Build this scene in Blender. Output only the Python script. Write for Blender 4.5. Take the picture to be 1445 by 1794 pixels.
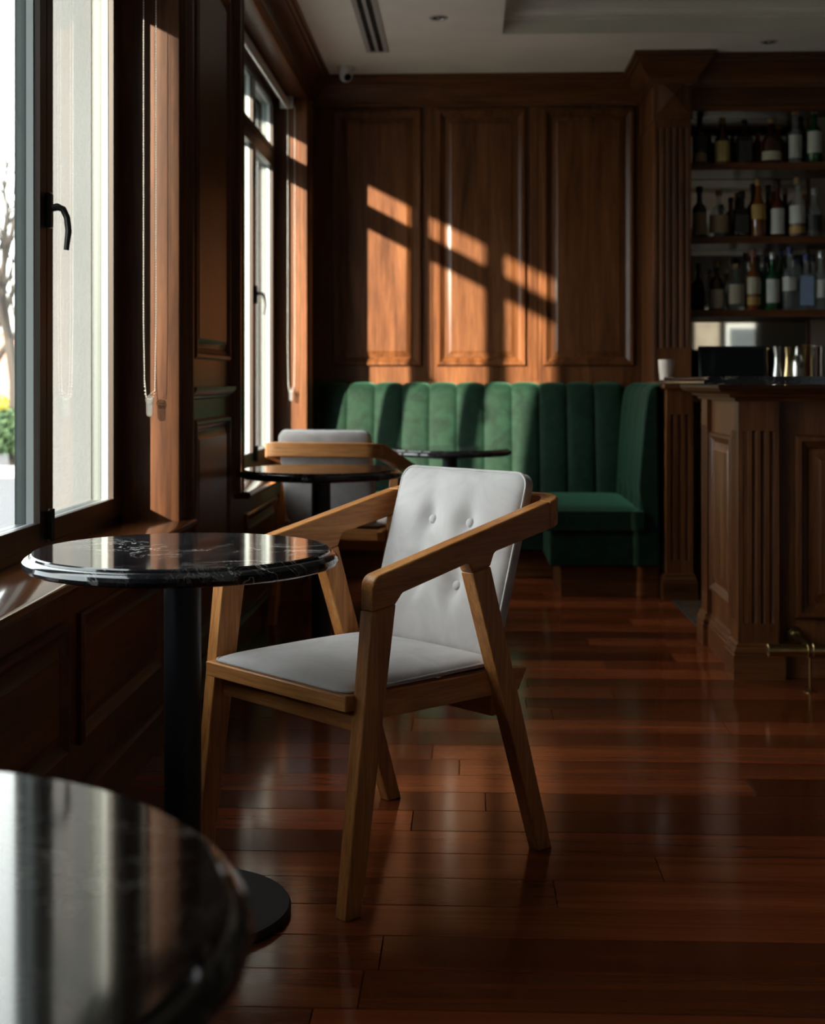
import bpy, bmesh, math, random
from math import sin, cos, pi, radians, atan2, hypot, sqrt
random.seed(7)
for o in list(bpy.data.objects): bpy.data.objects.remove(o)
scene = bpy.context.scene
C = scene.collection

# ------------------------------------------------------------------ camera
F, HY, VX, CX, CAMH = 2350.0, 668.0, 818.0, 722.5, 1.11      # photo calibration in 1445x1794 pixels
YAW = math.atan((VX - CX) / F)
cam_d = bpy.data.cameras.new('camera'); cam = bpy.data.objects.new('camera', cam_d); C.objects.link(cam)
cam.location = (0, 0, CAMH); cam.rotation_euler = (pi/2, 0, YAW)
cam_d.sensor_fit = 'VERTICAL'; cam_d.sensor_height = 36; cam_d.sensor_width = 36*1445/1794
cam_d.lens = 36*F/1794; cam_d.shift_y = -(897-HY)/1794
cam_d.clip_start = 0.02
cam_d.dof.use_dof = True; cam_d.dof.focus_distance = 2.95; cam_d.dof.aperture_fstop = 4.5
scene.camera = cam

# ------------------------------------------------------------------ world, sun, exposure
SKY = 7.1
w = bpy.data.worlds.new('sky'); scene.world = w; w.use_nodes = True
nt = w.node_tree; nt.nodes.clear()
tc = nt.nodes.new('ShaderNodeTexCoord'); no = nt.nodes.new('ShaderNodeTexNoise'); no.inputs['Scale'].default_value = 3.0; no.inputs['Detail'].default_value = 5
rp = nt.nodes.new('ShaderNodeValToRGB'); rp.color_ramp.elements[0].position = .35; rp.color_ramp.elements[0].color = (.80, .85, .92, 1)
rp.color_ramp.elements[1].position = .62; rp.color_ramp.elements[1].color = (1, .985, .96, 1)
bg = nt.nodes.new('ShaderNodeBackground'); bg.inputs['Strength'].default_value = SKY; ow = nt.nodes.new('ShaderNodeOutputWorld')
nt.links.new(tc.outputs['Generated'], no.inputs['Vector']); nt.links.new(no.outputs['Fac'], rp.inputs['Fac'])
nt.links.new(rp.outputs['Color'], bg.inputs['Color']); nt.links.new(bg.outputs['Background'], ow.inputs['Surface'])
from mathutils import Vector, Matrix
SUN = Vector((.66, 1.0, -.343)).normalized()
sd = bpy.data.lights.new('sun', 'SUN'); sd.energy = 27.0; sd.angle = radians(1.2); sd.color = (1, .85, .68)
so = bpy.data.objects.new('sun', sd); C.objects.link(so); so.rotation_euler = SUN.to_track_quat('-Z', 'Y').to_euler(); so.location = (-6, -6, 6)
vs = scene.view_settings; vs.view_transform = 'Standard'; vs.look = 'None'; vs.gamma = 1; vs.use_curve_mapping = False; vs.exposure = 0.0

# ------------------------------------------------------------------ pixel helper: pixel + one known coordinate -> point
def at(px, py, X=None, Y=None, Z=None):
    xc = (px-CX)/F; d = Vector((xc*cos(YAW)-sin(YAW), cos(YAW)+xc*sin(YAW), (HY-py)/F))
    t = X/d.x if X is not None else (Y/d.y if Y is not None else (Z-CAMH)/d.z)
    return Vector((0, 0, CAMH)) + d*t

# ------------------------------------------------------------------ mesh helpers
class MB:
    def __init__(s): s.v = []; s.f = []
    def add(s, vs, fs):
        n = len(s.v); s.v += [tuple(p) for p in vs]; s.f += [tuple(i+n for i in f) for f in fs]; return s
    def box(s, x0, x1, y0, y1, z0, z1):
        return s.add([(x0,y0,z0),(x1,y0,z0),(x1,y1,z0),(x0,y1,z0),(x0,y0,z1),(x1,y0,z1),(x1,y1,z1),(x0,y1,z1)],
                     [(0,3,2,1),(4,5,6,7),(0,1,5,4),(1,2,6,5),(2,3,7,6),(3,0,4,7)])
    def prism(s, poly, axis, a, b):
        """poly: 2D outline in the two other axes (in xyz order), pulled from a to b along axis"""
        def mk(p, t):
            return {'x': (t, p[0], p[1]), 'y': (p[0], t, p[1]), 'z': (p[0], p[1], t)}[axis]
        n = len(poly)
        return s.add([mk(p, a) for p in poly]+[mk(p, b) for p in poly],
                     [tuple(range(n)), tuple(range(2*n-1, n-1, -1))]+[(i, (i+1) % n, n+(i+1) % n, n+i) for i in range(n)])
    def lathe(s, prof, c=(0,0,0), seg=48):
        """prof: (r, z) from bottom to top or back, r may be 0 at the ends"""
        rings = []; base = len(s.v)
        for r, z in prof:
            if r < 1e-6: s.v.append((c[0], c[1], c[2]+z)); rings.append([len(s.v)-1])
            else:
                st = len(s.v)
                for k in range(seg):
                    a = 2*pi*k/seg; s.v.append((c[0]+r*cos(a), c[1]+r*sin(a), c[2]+z))
                rings.append(list(range(st, st+seg)))
        for A, B in zip(rings, rings[1:]):
            for k in range(seg):
                k2 = (k+1) % seg
                if len(A) == 1 and len(B) == 1: break
                if len(A) == 1: s.f.append((A[0], B[k], B[k2]))
                elif len(B) == 1: s.f.append((A[k], B[0], A[k2]))
                else: s.f.append((A[k], A[k2], B[k2], B[k]))
        return s
    def tube(s, path, r, seg=10, caps=True):
        path = [Vector(p) for p in path]; n = len(path); rs = r if isinstance(r, (list, tuple)) else [r]*n
        st = len(s.v); up = None
        for i, p in enumerate(path):
            d = (path[min(i+1, n-1)]-path[max(i-1, 0)]).normalized()
            if up is None:
                up = Vector((0,0,1)) if abs(d.z) < .9 else Vector((1,0,0))
            a = d.cross(up).normalized(); b = a.cross(d).normalized(); up = b
            for k in range(seg):
                t = 2*pi*k/seg; s.v.append(tuple(p+a*(cos(t)*rs[i])+b*(sin(t)*rs[i])))
        for i in range(n-1):
            for k in range(seg):
                k2 = (k+1) % seg; s.f.append((st+i*seg+k, st+i*seg+k2, st+(i+1)*seg+k2, st+(i+1)*seg+k))
        if caps:
            s.f.append(tuple(st+k for k in range(seg))); s.f.append(tuple(st+(n-1)*seg+k for k in reversed(range(seg))))
        return s
    def loops(s, mapf, rect, prof, fill=False):
        """mitred rings round a rectangle: prof = (inset, proud) from outside to inside"""
        a0, a1, b0, b1 = rect; st = len(s.v)
        for d, h in prof:
            for a, b in ((a0+d, b0+d), (a1-d, b0+d), (a1-d, b1-d), (a0+d, b1-d)): s.v.append(tuple(mapf(a, b, h)))
        for i in range(len(prof)-1):
            for k in range(4):
                k2 = (k+1) % 4; s.f.append((st+4*i+k, st+4*i+k2, st+4*i+4+k2, st+4*i+4+k))
        if fill: e = st+4*(len(prof)-1); s.f.append((e, e+1, e+2, e+3))
        return s
    def sweep(s, prof, mapf, a, b):
        """open/closed profile (u, v) pulled along from a to b: mapf(t, u, v); ends capped"""
        n = len(prof); st = len(s.v)
        for t in (a, b):
            for u_, v_ in prof: s.v.append(tuple(mapf(t, u_, v_)))
        for i in range(n):
            j = (i+1) % n; s.f.append((st+i, st+j, st+n+j, st+n+i))
        s.f.append(tuple(range(st, st+n))); s.f.append(tuple(range(st+2*n-1, st+n-1, -1)))
        return s
    def grid(s, rows):
        st = len(s.v); n = len(rows[0])
        for r in rows: s.v += [tuple(p) for p in r]
        for i in range(len(rows)-1):
            for k in range(n-1): s.f.append((st+i*n+k, st+i*n+k+1, st+(i+1)*n+k+1, st+(i+1)*n+k))
        return s
    def build(s, name, mat, parent=None, bevel=0, smooth=True, ang=35, segs=2, sub=0):
        me = bpy.data.meshes.new(name); me.from_pydata(s.v, [], s.f); me.update()
        bm = bmesh.new(); bm.from_mesh(me); bmesh.ops.remove_doubles(bm, verts=bm.verts, dist=1e-6)
        bmesh.ops.recalc_face_normals(bm, faces=bm.faces); bm.to_mesh(me); bm.free()
        if smooth:
            me.polygons.foreach_set('use_smooth', [True]*len(me.polygons)); me.set_sharp_from_angle(angle=radians(ang))
        me.materials.append(M[mat] if isinstance(mat, str) else mat)
        o = bpy.data.objects.new(name, me); C.objects.link(o)
        if parent is not None: o.parent = parent
        if bevel:
            m = o.modifiers.new('bevel', 'BEVEL'); m.width = bevel; m.segments = segs; m.limit_method = 'ANGLE'; m.angle_limit = radians(40)
            m.harden_normals = False
        if sub:
            m = o.modifiers.new('sub', 'SUBSURF'); m.levels = sub; m.render_levels = sub
        return o
def box(name, mat, parent, x0, x1, y0, y1, z0, z1, bevel=0): return MB().box(x0,x1,y0,y1,z0,z1).build(name, mat, parent, bevel)
def empty(name, loc=(0,0,0), rz=0):
    o = bpy.data.objects.new(name, None); C.objects.link(o); o.location = loc; o.rotation_euler = (0,0,rz); o.empty_display_size = .1; return o
def tag(o, label, cat, group=None):
    o['label'] = label; o['category'] = cat
    if group: o['group'] = group
    return o
def struct(o, label=None):
    o['kind'] = 'structure'
    if label: o['label'] = label
    return o
def copy_tree(o, parent=None):
    c = o.copy(); C.objects.link(c); c.parent = parent
    for ch in o.children: copy_tree(ch, c)
    return c

# ------------------------------------------------------------------ materials
M = {}
def new_mat(name):
    m = bpy.data.materials.new(name); m.use_nodes = True; nt = m.node_tree; nt.nodes.clear()
    out = nt.nodes.new('ShaderNodeOutputMaterial'); p = nt.nodes.new('ShaderNodeBsdfPrincipled'); nt.links.new(p.outputs[0], out.inputs[0])
    M[name] = m; return m, nt, p, out
def node(nt, t, **kw):
    n = nt.nodes.new(t)
    for k, v in kw.items():
        if k in n.inputs.keys(): n.inputs[k].default_value = v
        else: setattr(n, k, v)
    return n
def ramp(nt, stops):
    r = nt.nodes.new('ShaderNodeValToRGB'); e = r.color_ramp.elements
    while len(e) < len(stops): e.new(.5)
    for el, (p, c) in zip(e, stops): el.position = p; el.color = (*c, 1) if len(c) == 3 else c
    return r
def plain(name, col, rough=.5, metal=0, spec=.5, **kw):
    m, nt, p, out = new_mat(name)
    p.inputs['Base Color'].default_value = (*col, 1); p.inputs['Roughness'].default_value = rough; p.inputs['Metallic'].default_value = metal
    p.inputs['Specular IOR Level'].default_value = spec
    for k, v in kw.items(): p.inputs[k].default_value = v
    return m
def wood(name, dark, mid, light, axis='z', scale=1.0, rough=(.28, .45), coat=0., bump=.03, vary=.25, coat_rough=.1, pore=.8):
    m, nt, p, out = new_mat(name); L = nt.links.new
    tc = node(nt, 'ShaderNodeTexCoord'); oi = node(nt, 'ShaderNodeObjectInfo')
    sc = {'x': (.9, 14, 14), 'y': (14, .9, 14), 'z': (14, 14, .9)}[axis]; sc = tuple(v*scale for v in sc)
    off = node(nt, 'ShaderNodeVectorMath', operation='MULTIPLY'); off.inputs[1].default_value = (37, 53, 29)
    cx = node(nt, 'ShaderNodeCombineXYZ'); L(oi.outputs['Random'], cx.inputs[0]); L(oi.outputs['Random'], cx.inputs[1]); L(oi.outputs['Random'], cx.inputs[2]); L(cx.outputs[0], off.inputs[0])
    ad = node(nt, 'ShaderNodeVectorMath', operation='ADD'); L(tc.outputs['Object'], ad.inputs[0]); L(off.outputs[0], ad.inputs[1])
    mp = node(nt, 'ShaderNodeMapping'); mp.inputs['Scale'].default_value = sc; L(ad.outputs[0], mp.inputs['Vector'])
    n1 = node(nt, 'ShaderNodeTexNoise', Scale=1.0, Detail=6.0, Roughness=.6, Distortion=.7); L(mp.outputs[0], n1.inputs['Vector'])
    mp2 = node(nt, 'ShaderNodeMapping'); mp2.inputs['Scale'].default_value = tuple(v*7 for v in sc); L(ad.outputs[0], mp2.inputs['Vector'])
    n2 = node(nt, 'ShaderNodeTexNoise', Scale=1.0, Detail=3.0, Roughness=.6); L(mp2.outputs[0], n2.inputs['Vector'])
    r = ramp(nt, [(.28, dark), (.5, mid), (.75, light)]); L(n1.outputs['Fac'], r.inputs[0])
    r2 = ramp(nt, [(.35, (.62,)*3), (.6, (1,)*3)]); L(n2.outputs['Fac'], r2.inputs[0])
    mx = node(nt, 'ShaderNodeMix', data_type='RGBA', blend_type='MULTIPLY'); mx.inputs[0].default_value = pore
    L(r.outputs[0], mx.inputs[6]); L(r2.outputs[0], mx.inputs[7])
    hv = node(nt, 'ShaderNodeHueSaturation'); L(mx.outputs[2], hv.inputs['Color'])
    mr = node(nt, 'ShaderNodeMapRange'); mr.inputs[3].default_value = 1-vary; mr.inputs[4].default_value = 1+vary; L(oi.outputs['Random'], mr.inputs[0]); L(mr.outputs[0], hv.inputs['Value'])
    L(hv.outputs[0], p.inputs['Base Color'])
    rr = node(nt, 'ShaderNodeMapRange'); rr.inputs[3].default_value = rough[0]; rr.inputs[4].default_value = rough[1]; L(n1.outputs['Fac'], rr.inputs[0]); L(rr.outputs[0], p.inputs['Roughness'])
    bp = node(nt, 'ShaderNodeBump', Strength=bump, Distance=.002); L(n2.outputs['Fac'], bp.inputs['Height']); L(bp.outputs[0], p.inputs['Normal'])
    p.inputs['Specular IOR Level'].default_value = .34; p.inputs['Coat Weight'].default_value = coat; p.inputs['Coat Roughness'].default_value = coat_rough
    return m
MAH = ((.050, .0150, .0045), (.125, .041, .0125), (.205, .075, .025))
for ax in 'xyz': wood('mahogany_'+ax, *MAH, axis=ax, rough=(.27, .42), vary=.10, bump=.04)
OAK = ((.38, .137, .036), (.55, .215, .060), (.67, .31, .103))
for ax in 'xyz': wood('oak_'+ax, *OAK, axis=ax, scale=1.6, rough=(.38, .5), vary=.06, bump=.05)
wood('floor_wood', (.105, .021, .0065), (.160, .036, .011), (.225, .058, .018), axis='x', rough=(.09, .17), vary=.6, bump=.03, pore=.35)

def marble(name, scale=5.0, vein=(.62, .6, .56), base=(.010, .010, .012), base2=(.03, .03, .033), rough=.07):
    m, nt, p, out = new_mat(name); L = nt.links.new
    tc = node(nt, 'ShaderNodeTexCoord'); oi = node(nt, 'ShaderNodeObjectInfo')
    cx = node(nt, 'ShaderNodeCombineXYZ'); L(oi.outputs['Random'], cx.inputs[0]); L(oi.outputs['Random'], cx.inputs[1])
    sc = node(nt, 'ShaderNodeVectorMath', operation='SCALE'); sc.inputs['Scale'].default_value = 19; L(cx.outputs[0], sc.inputs[0])
    ad = node(nt, 'ShaderNodeVectorMath', operation='ADD'); L(tc.outputs['Object'], ad.inputs[0]); L(sc.outputs[0], ad.inputs[1])
    def vein_mask(s, width, dist, ms, lo, hi):
        n = node(nt, 'ShaderNodeTexNoise', Scale=s, Detail=4.0, Roughness=.65, Distortion=dist); L(ad.outputs[0], n.inputs['Vector'])
        a = node(nt, 'ShaderNodeMath', operation='SUBTRACT'); a.inputs[1].default_value = .5; L(n.outputs['Fac'], a.inputs[0])
        b = node(nt, 'ShaderNodeMath', operation='ABSOLUTE'); L(a.outputs[0], b.inputs[0])
        c = node(nt, 'ShaderNodeMapRange'); c.inputs[1].default_value = 0; c.inputs[2].default_value = width; c.inputs[3].default_value = 1; c.inputs[4].default_value = 0; L(b.outputs[0], c.inputs[0])
        k = node(nt, 'ShaderNodeTexNoise', Scale=ms, Detail=2.0); L(ad.outputs[0], k.inputs['Vector'])
        kr = node(nt, 'ShaderNodeMapRange'); kr.inputs[1].default_value = lo; kr.inputs[2].default_value = hi; L(k.outputs['Fac'], kr.inputs[0])
        d = node(nt, 'ShaderNodeMath', operation='MULTIPLY'); L(c.outputs[0], d.inputs[0]); L(kr.outputs[0], d.inputs[1]); return d
    v1 = vein_mask(scale, .016, 1.8, scale*.8, .43, .63); v2 = vein_mask(scale*2.6, .022, 1.2, scale*1.1, .56, .74)
    mxm = node(nt, 'ShaderNodeMath', operation='MAXIMUM'); L(v1.outputs[0], mxm.inputs[0])
    hl = node(nt, 'ShaderNodeMath', operation='MULTIPLY'); hl.inputs[1].default_value = .28; L(v2.outputs[0], hl.inputs[0]); L(hl.outputs[0], mxm.inputs[1])
    nb = node(nt, 'ShaderNodeTexNoise', Scale=scale*1.5, Detail=6.0); L(ad.outputs[0], nb.inputs['Vector'])
    rb = ramp(nt, [(.4, base), (.75, base2)]); L(nb.outputs['Fac'], rb.inputs[0])
    mx = node(nt, 'ShaderNodeMix', data_type='RGBA'); L(mxm.outputs[0], mx.inputs[0]); L(rb.outputs[0], mx.inputs[6]); mx.inputs[7].default_value = (*vein, 1)
    L(mx.outputs[2], p.inputs['Base Color']); p.inputs['Roughness'].default_value = rough; p.inputs['Specular IOR Level'].default_value = .75
    return m
marble('black_marble'); marble('bar_marble', scale=7, rough=.12, vein=(.55, .42, .3))

def fabric(name, col, col2, rough=.9, sheen=.5, scale=900, patch=6.0, bump=.15, tint=(1, 1, 1)):
    m, nt, p, out = new_mat(name); L = nt.links.new
    tc = node(nt, 'ShaderNodeTexCoord')
    n = node(nt, 'ShaderNodeTexNoise', Scale=patch, Detail=4.0, Roughness=.6, Distortion=1.2); L(tc.outputs['Object'], n.inputs['Vector'])
    r = ramp(nt, [(.35, col), (.65, col2)]); L(n.outputs['Fac'], r.inputs[0]); L(r.outputs[0], p.inputs['Base Color'])
    f = node(nt, 'ShaderNodeTexNoise', Scale=scale, Detail=2.0); L(tc.outputs['Object'], f.inputs['Vector'])
    bp = node(nt, 'ShaderNodeBump', Strength=bump, Distance=.001); L(f.outputs['Fac'], bp.inputs['Height']); L(bp.outputs[0], p.inputs['Normal'])
    p.inputs['Roughness'].default_value = rough; p.inputs['Sheen Weight'].default_value = sheen; p.inputs['Sheen Roughness'].default_value = .4
    p.inputs['Sheen Tint'].default_value = (*tint, 1); p.inputs['Specular IOR Level'].default_value = .2
    return m
fabric('grey_suede', (.405, .380, .376), (.515, .483, .473), sheen=.25)
fabric('green_velvet', (.0028, .0130, .0066), (.0062, .0265, .0138), sheen=.26, rough=.75, tint=(.24, .75, .50), patch=11)

plain('black_metal', (.012, .013, .016), .42, .3)
plain('black_base', (.014, .016, .021), .55)
plain('window_frame', (.030, .016, .010), .38)
plain('window_outer', (.038, .047, .045), .35)
plain('spacer', (.30, .32, .33), .4)
plain('handle_black', (.008, .008, .009), .35)
plain('blind_white', (.68, .68, .66), .5)
plain('chain_plastic', (.75, .72, .68), .3)
plain('camera_white', (.62, .60, .57), .4)
plain('dark_lens', (.005, .005, .006), .08)
plain('brass', (.42, .30, .13), .28, 1.0)
plain('steel', (.62, .60, .56), .16, 1.0)
plain('gold_steel', (.75, .55, .28), .18, 1.0)
plain('screen_black', (.006, .007, .009), .12)
plain('plastic_black', (.012, .012, .013), .45)
plain('vent_white', (.42, .40, .38), .5)
plain('slot_black', (.004, .004, .004), .8)
plain('plinth_metal', (.12, .10, .085), .5, .6)
plain('mirror', (.64, .60, .52), .03, 1.0)
plain('rear_paint', (.10, .085, .07), .7)
plain('asphalt', (.10, .10, .11), .9)
plain('kerb_stone', (.45, .44, .42), .85)
plain('car_white', (.75, .76, .78), .25)
plain('car_glass', (.02, .025, .03), .08)
plain('tyre', (.01, .01, .01), .8)
plain('bark', (.055, .045, .038), .9)

def plaster(name, col, scale=60, bump=.1, rough=.8, var=.06, dist=.004):
    m, nt, p, out = new_mat(name); L = nt.links.new
    tc = node(nt, 'ShaderNodeTexCoord'); n = node(nt, 'ShaderNodeTexNoise', Scale=scale, Detail=3.0); L(tc.outputs['Object'], n.inputs['Vector'])
    n2 = node(nt, 'ShaderNodeTexNoise', Scale=2.2, Detail=4.0); L(tc.outputs['Object'], n2.inputs['Vector'])
    r = ramp(nt, [(.3, tuple(c*(1-var) for c in col)), (.7, tuple(c*(1+var) for c in col))]); L(n2.outputs['Fac'], r.inputs[0]); L(r.outputs[0], p.inputs['Base Color'])
    bp = node(nt, 'ShaderNodeBump', Strength=bump, Distance=dist); L(n.outputs['Fac'], bp.inputs['Height']); L(bp.outputs[0], p.inputs['Normal'])
    p.inputs['Roughness'].default_value = rough; return m
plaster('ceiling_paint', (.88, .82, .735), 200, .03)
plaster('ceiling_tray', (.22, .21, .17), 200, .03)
plaster('stucco', (.124, .133, .147), 130, .5)
plaster('stone_tile', (.075, .045, .028), 30, .05, .4, .25)
plaster('beige_panel', (.36, .27, .20), 40, .02, .5)
plaster('brick_far', (.40, .20, .16), 8, .1, .9, .2)
plaster('tan_wall', (.16, .125, .095), 3, .1, .9, .35)
plaster('lawn', (.10, .13, .05), 25, .3, .95, .3)
plaster('leaf_green', (.05, .09, .035), 20, .2, .8, .4)
plaster('leaf_yellow', (.50, .42, .05), 20, .2, .8, .3)
plaster('candle_glass', (.85, .70, .58), 45, .6, .35, .25, .01)

def thin_glass(name, tint=(.93, .97, .96), refl=.06, rough=.0, body=None, body_fac=0.):
    m, nt, p, out = new_mat(name); nt.nodes.remove(p); L = nt.links.new
    t = node(nt, 'ShaderNodeBsdfTransparent'); t.inputs[0].default_value = (*tint, 1)
    g = node(nt, 'ShaderNodeBsdfGlossy'); g.inputs['Roughness'].default_value = rough
    ge = node(nt, 'ShaderNodeNewGeometry'); dt = node(nt, 'ShaderNodeVectorMath', operation='DOT_PRODUCT'); L(ge.outputs['Normal'], dt.inputs[0]); L(ge.outputs['Incoming'], dt.inputs[1])
    ab = node(nt, 'ShaderNodeMath', operation='ABSOLUTE'); L(dt.outputs['Value'], ab.inputs[0])      # Schlick reflectance, the same from both sides
    om = node(nt, 'ShaderNodeMath', operation='SUBTRACT'); om.inputs[0].default_value = 1; L(ab.outputs[0], om.inputs[1])
    pw_ = node(nt, 'ShaderNodeMath', operation='POWER'); pw_.inputs[1].default_value = 5; L(om.outputs[0], pw_.inputs[0])
    lw = node(nt, 'ShaderNodeMath', operation='MULTIPLY_ADD'); lw.inputs[1].default_value = .96; lw.inputs[2].default_value = .04; L(pw_.outputs[0], lw.inputs[0])
    mx = node(nt, 'ShaderNodeMixShader'); L(lw.outputs[0], mx.inputs[0]); L(g.outputs[0], mx.inputs[2])
    if body:
        d = node(nt, 'ShaderNodeBsdfDiffuse'); d.inputs[0].default_value = (*body, 1)
        m2 = node(nt, 'ShaderNodeMixShader'); m2.inputs[0].default_value = body_fac; L(t.outputs[0], m2.inputs[1]); L(d.outputs[0], m2.inputs[2]); L(m2.outputs[0], mx.inputs[1])
    else: L(t.outputs[0], mx.inputs[1])
    L(mx.outputs[0], out.inputs[0]); return m
thin_glass('window_glass')
thin_glass('bottle_clear', (.86, .90, .90), rough=.03, body=(.6, .65, .66), body_fac=.12)
thin_glass('chain_clear', (.85, .85, .85), rough=.08, body=(.5, .5, .5), body_fac=.2)
for nm, col in (('amber', (.16, .045, .008)), ('dark', (.012, .008, .006)), ('green', (.006, .06, .018)), ('brown', (.045, .016, .006)), ('red', (.07, .010, .005)), ('blue', (.25, .33, .45))):
    plain('bottle_'+nm, col, .07, 0, .7)
def label_mat(name, col, ink):
    m, nt, p, out = new_mat(name); L = nt.links.new
    tc = node(nt, 'ShaderNodeTexCoord'); mp = node(nt, 'ShaderNodeMapping'); mp.inputs['Scale'].default_value = (60, 60, 95); L(tc.outputs['Object'], mp.inputs[0])
    sx = node(nt, 'ShaderNodeSeparateXYZ'); L(mp.outputs[0], sx.inputs[0])
    sn = node(nt, 'ShaderNodeMath', operation='SINE'); m6 = node(nt, 'ShaderNodeMath', operation='MULTIPLY'); m6.inputs[1].default_value = 5; L(sx.outputs[2], m6.inputs[0]); L(m6.outputs[0], sn.inputs[0])
    n = node(nt, 'ShaderNodeTexNoise', Scale=2.5, Detail=1.0); L(mp.outputs[0], n.inputs['Vector'])
    ml = node(nt, 'ShaderNodeMath', operation='MULTIPLY'); L(sn.outputs[0], ml.inputs[0]); L(n.outputs['Fac'], ml.inputs[1])
    r = ramp(nt, [(.30, col), (.42, ink)]); L(ml.outputs[0], r.inputs[0]); L(r.outputs[0], p.inputs['Base Color']); p.inputs['Roughness'].default_value = .6
    return m
label_mat('label_cream', (.50, .44, .33), (.24, .19, .13)); label_mat('label_yellow', (.48, .36, .13), (.25, .16, .05)); label_mat('label_white', (.55, .54, .50), (.30, .29, .27))
label_mat('label_black', (.015, .014, .013), (.09, .085, .08)); label_mat('label_tan', (.36, .25, .15), (.16, .10, .06)); label_mat('label_gold', (.45, .27, .07), (.25, .12, .03)); label_mat('label_blue', (.22, .29, .42), (.12, .15, .25))
plain('cork', (.30, .17, .09), .7); plain('cap_black', (.012, .012, .012), .35); plain('cap_gold', (.42, .26, .10), .35, .6); plain('cap_red', (.22, .06, .03), .4); plain('cap_blue', (.05, .06, .16), .4); plain('cap_silver', (.5, .5, .48), .3, .8)

# ================================================================== THE SETTING
XW, YB, ZC = -.95, 8.22, 2.97            # left wall face, back wall face, ceiling
YR, XR = -3.2, 5.0                       # rear and right wall
# ---- floor with planks
PW = .1573
fl = struct(box('floor', 'floor_wood', None, XW-.2, XR, YR, YB, -.06, -.021))
fl.data.materials[0] = plain('subfloor', (.006, .003, .002), .9)
me = bpy.data.meshes.new('plank'); c_ = .0016; hw = PW/2-.0007
vv = [(-.5,-hw,-.02),(.5,-hw,-.02),(.5,hw,-.02),(-.5,hw,-.02),(-.5,-hw,-c_),(.5,-hw,-c_),(.5,hw,-c_),(-.5,hw,-c_),(-.499,-hw+c_,0),(.499,-hw+c_,0),(.499,hw-c_,0),(-.499,hw-c_,0)]
me.from_pydata(vv, [], [(0,1,5,4),(1,2,6,5),(2,3,7,6),(3,0,4,7),(4,5,9,8),(5,6,10,9),(6,7,11,10),(7,4,8,11),(8,9,10,11)]); me.materials.append(M['floor_wood'])
y = 2.839 - PW*22; r = 0
while y < YB-.02:
    xe = 3.4 if y+PW < 5.75 else 1.035
    if y > 2.0 or True:
        x = XW-.05-random.uniform(.1, 1.0)
        while x < xe:
            L_ = random.uniform(.95, 1.75); x0 = max(x, XW-.05); x1 = min(x+L_, xe)
            if x1-x0 > .12:
                o = bpy.data.objects.new('plank', me); C.objects.link(o); o.parent = fl
                o.location = ((x0+x1)/2, y+PW/2, random.uniform(-.0004, .0004)); o.scale = (x1-x0-.0012, 1, 1)
            x += L_
    y += PW; r += 1
# service floor behind the bar: stone tiles and a metal strip
sf = struct(box('service_floor', 'stone_tile', None, 1.05, 3.4, 5.76, YB, -.02, -.006), 'brown stone floor behind the bar')
for i in range(6):
    for j in range(8):
        box('tile', 'stone_tile', sf, 1.065+.3*i, 1.065+.3*i+.297, 5.77+.3*j, 5.77+.3*j+.297, -.006, 0, .001)
box('threshold_strip', 'plinth_metal', sf, 1.037, 1.06, 5.9, 6.86, -.02, .002)

# ---- ceiling with a recessed tray
TX0, TY1, TX1, TY0 = .19, 7.20, 4.2, 1.6
cb = MB()
g_ = .004
cb.box(XW-.2, TX0-g_, YR, YB, ZC, ZC+.04); cb.box(TX1+g_, XR, YR, YB, ZC, ZC+.04); cb.box(TX0-g_, TX1+g_, TY1+g_, YB, ZC, ZC+.04); cb.box(TX0-g_, TX1+g_, YR, TY0-g_, ZC, ZC+.04)
ceil = struct(cb.build('ceiling', 'ceiling_paint'))
hm = lambda a, b, h: (a, b, ZC+h)
MB().loops(hm, (TX0, TX1, TY0, TY1), [(-.006, 0), (0, 0), (0, .075), (.012, .082), (.012, .095), (.03, .10), (.045, .115), (.05, .14), (.075, .165), (.10, .175), (.10, .19), (.11, .19)]).build('tray_moulding', 'ceiling_paint', ceil, ang=50)
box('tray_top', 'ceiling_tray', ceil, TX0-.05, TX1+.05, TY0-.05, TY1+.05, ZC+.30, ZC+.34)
MB().loops(hm, (TX0, TX1, TY0, TY1), [(.11, .19), (-.02, .19), (-.02, .31)]).build('tray_cove', 'ceiling_paint', ceil)
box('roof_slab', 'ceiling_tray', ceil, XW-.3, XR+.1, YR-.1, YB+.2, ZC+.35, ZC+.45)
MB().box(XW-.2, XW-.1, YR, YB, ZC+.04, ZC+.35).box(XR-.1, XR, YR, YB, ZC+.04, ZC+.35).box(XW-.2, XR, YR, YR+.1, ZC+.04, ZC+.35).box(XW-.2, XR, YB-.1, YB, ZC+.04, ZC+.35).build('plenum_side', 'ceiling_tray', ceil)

# ---- left wall: pier boxes round three window openings
Z0, Z1 = .63, 2.75
OPEN = [(5.53, 7.72), (2.09, 4.28)]
XO = -1.20
wb = MB(); wb.box(XO, XW, YR, YB+.1, 0, Z0); wb.box(XO, XW, YR, YB+.1, Z1, ZC)
for a, b in ((7.72, YB+.1), (4.28, 5.53), (YR, 2.09)): wb.box(XO, XW, a, b, Z0, Z1)
wl = struct(wb.build('wall_left', 'mahogany_z'))
lm = lambda a, b, h: (XW+h, a, b)
MOULD = [(0, 0), (0, .012), (.006, .019), (.016, .019), (.021, .013), (.030, .009), (.036, .003), (.040, 0)]
FIELD = [(.043, 0), (.043, .002), (.052, .004), (.072, .013), (.078, .013)]
def panel(parent, mapf, rect, mat, scale=1.0, deep=1.0):
    MB().loops(mapf, rect, [(d*scale, h*deep) for d, h in MOULD]).build('panel_moulding', mat, parent, ang=28)
    MB().loops(mapf, rect, [(d*scale, h*deep) for d, h in FIELD], fill=True).build('raised_panel', mat, parent, ang=20)
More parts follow.
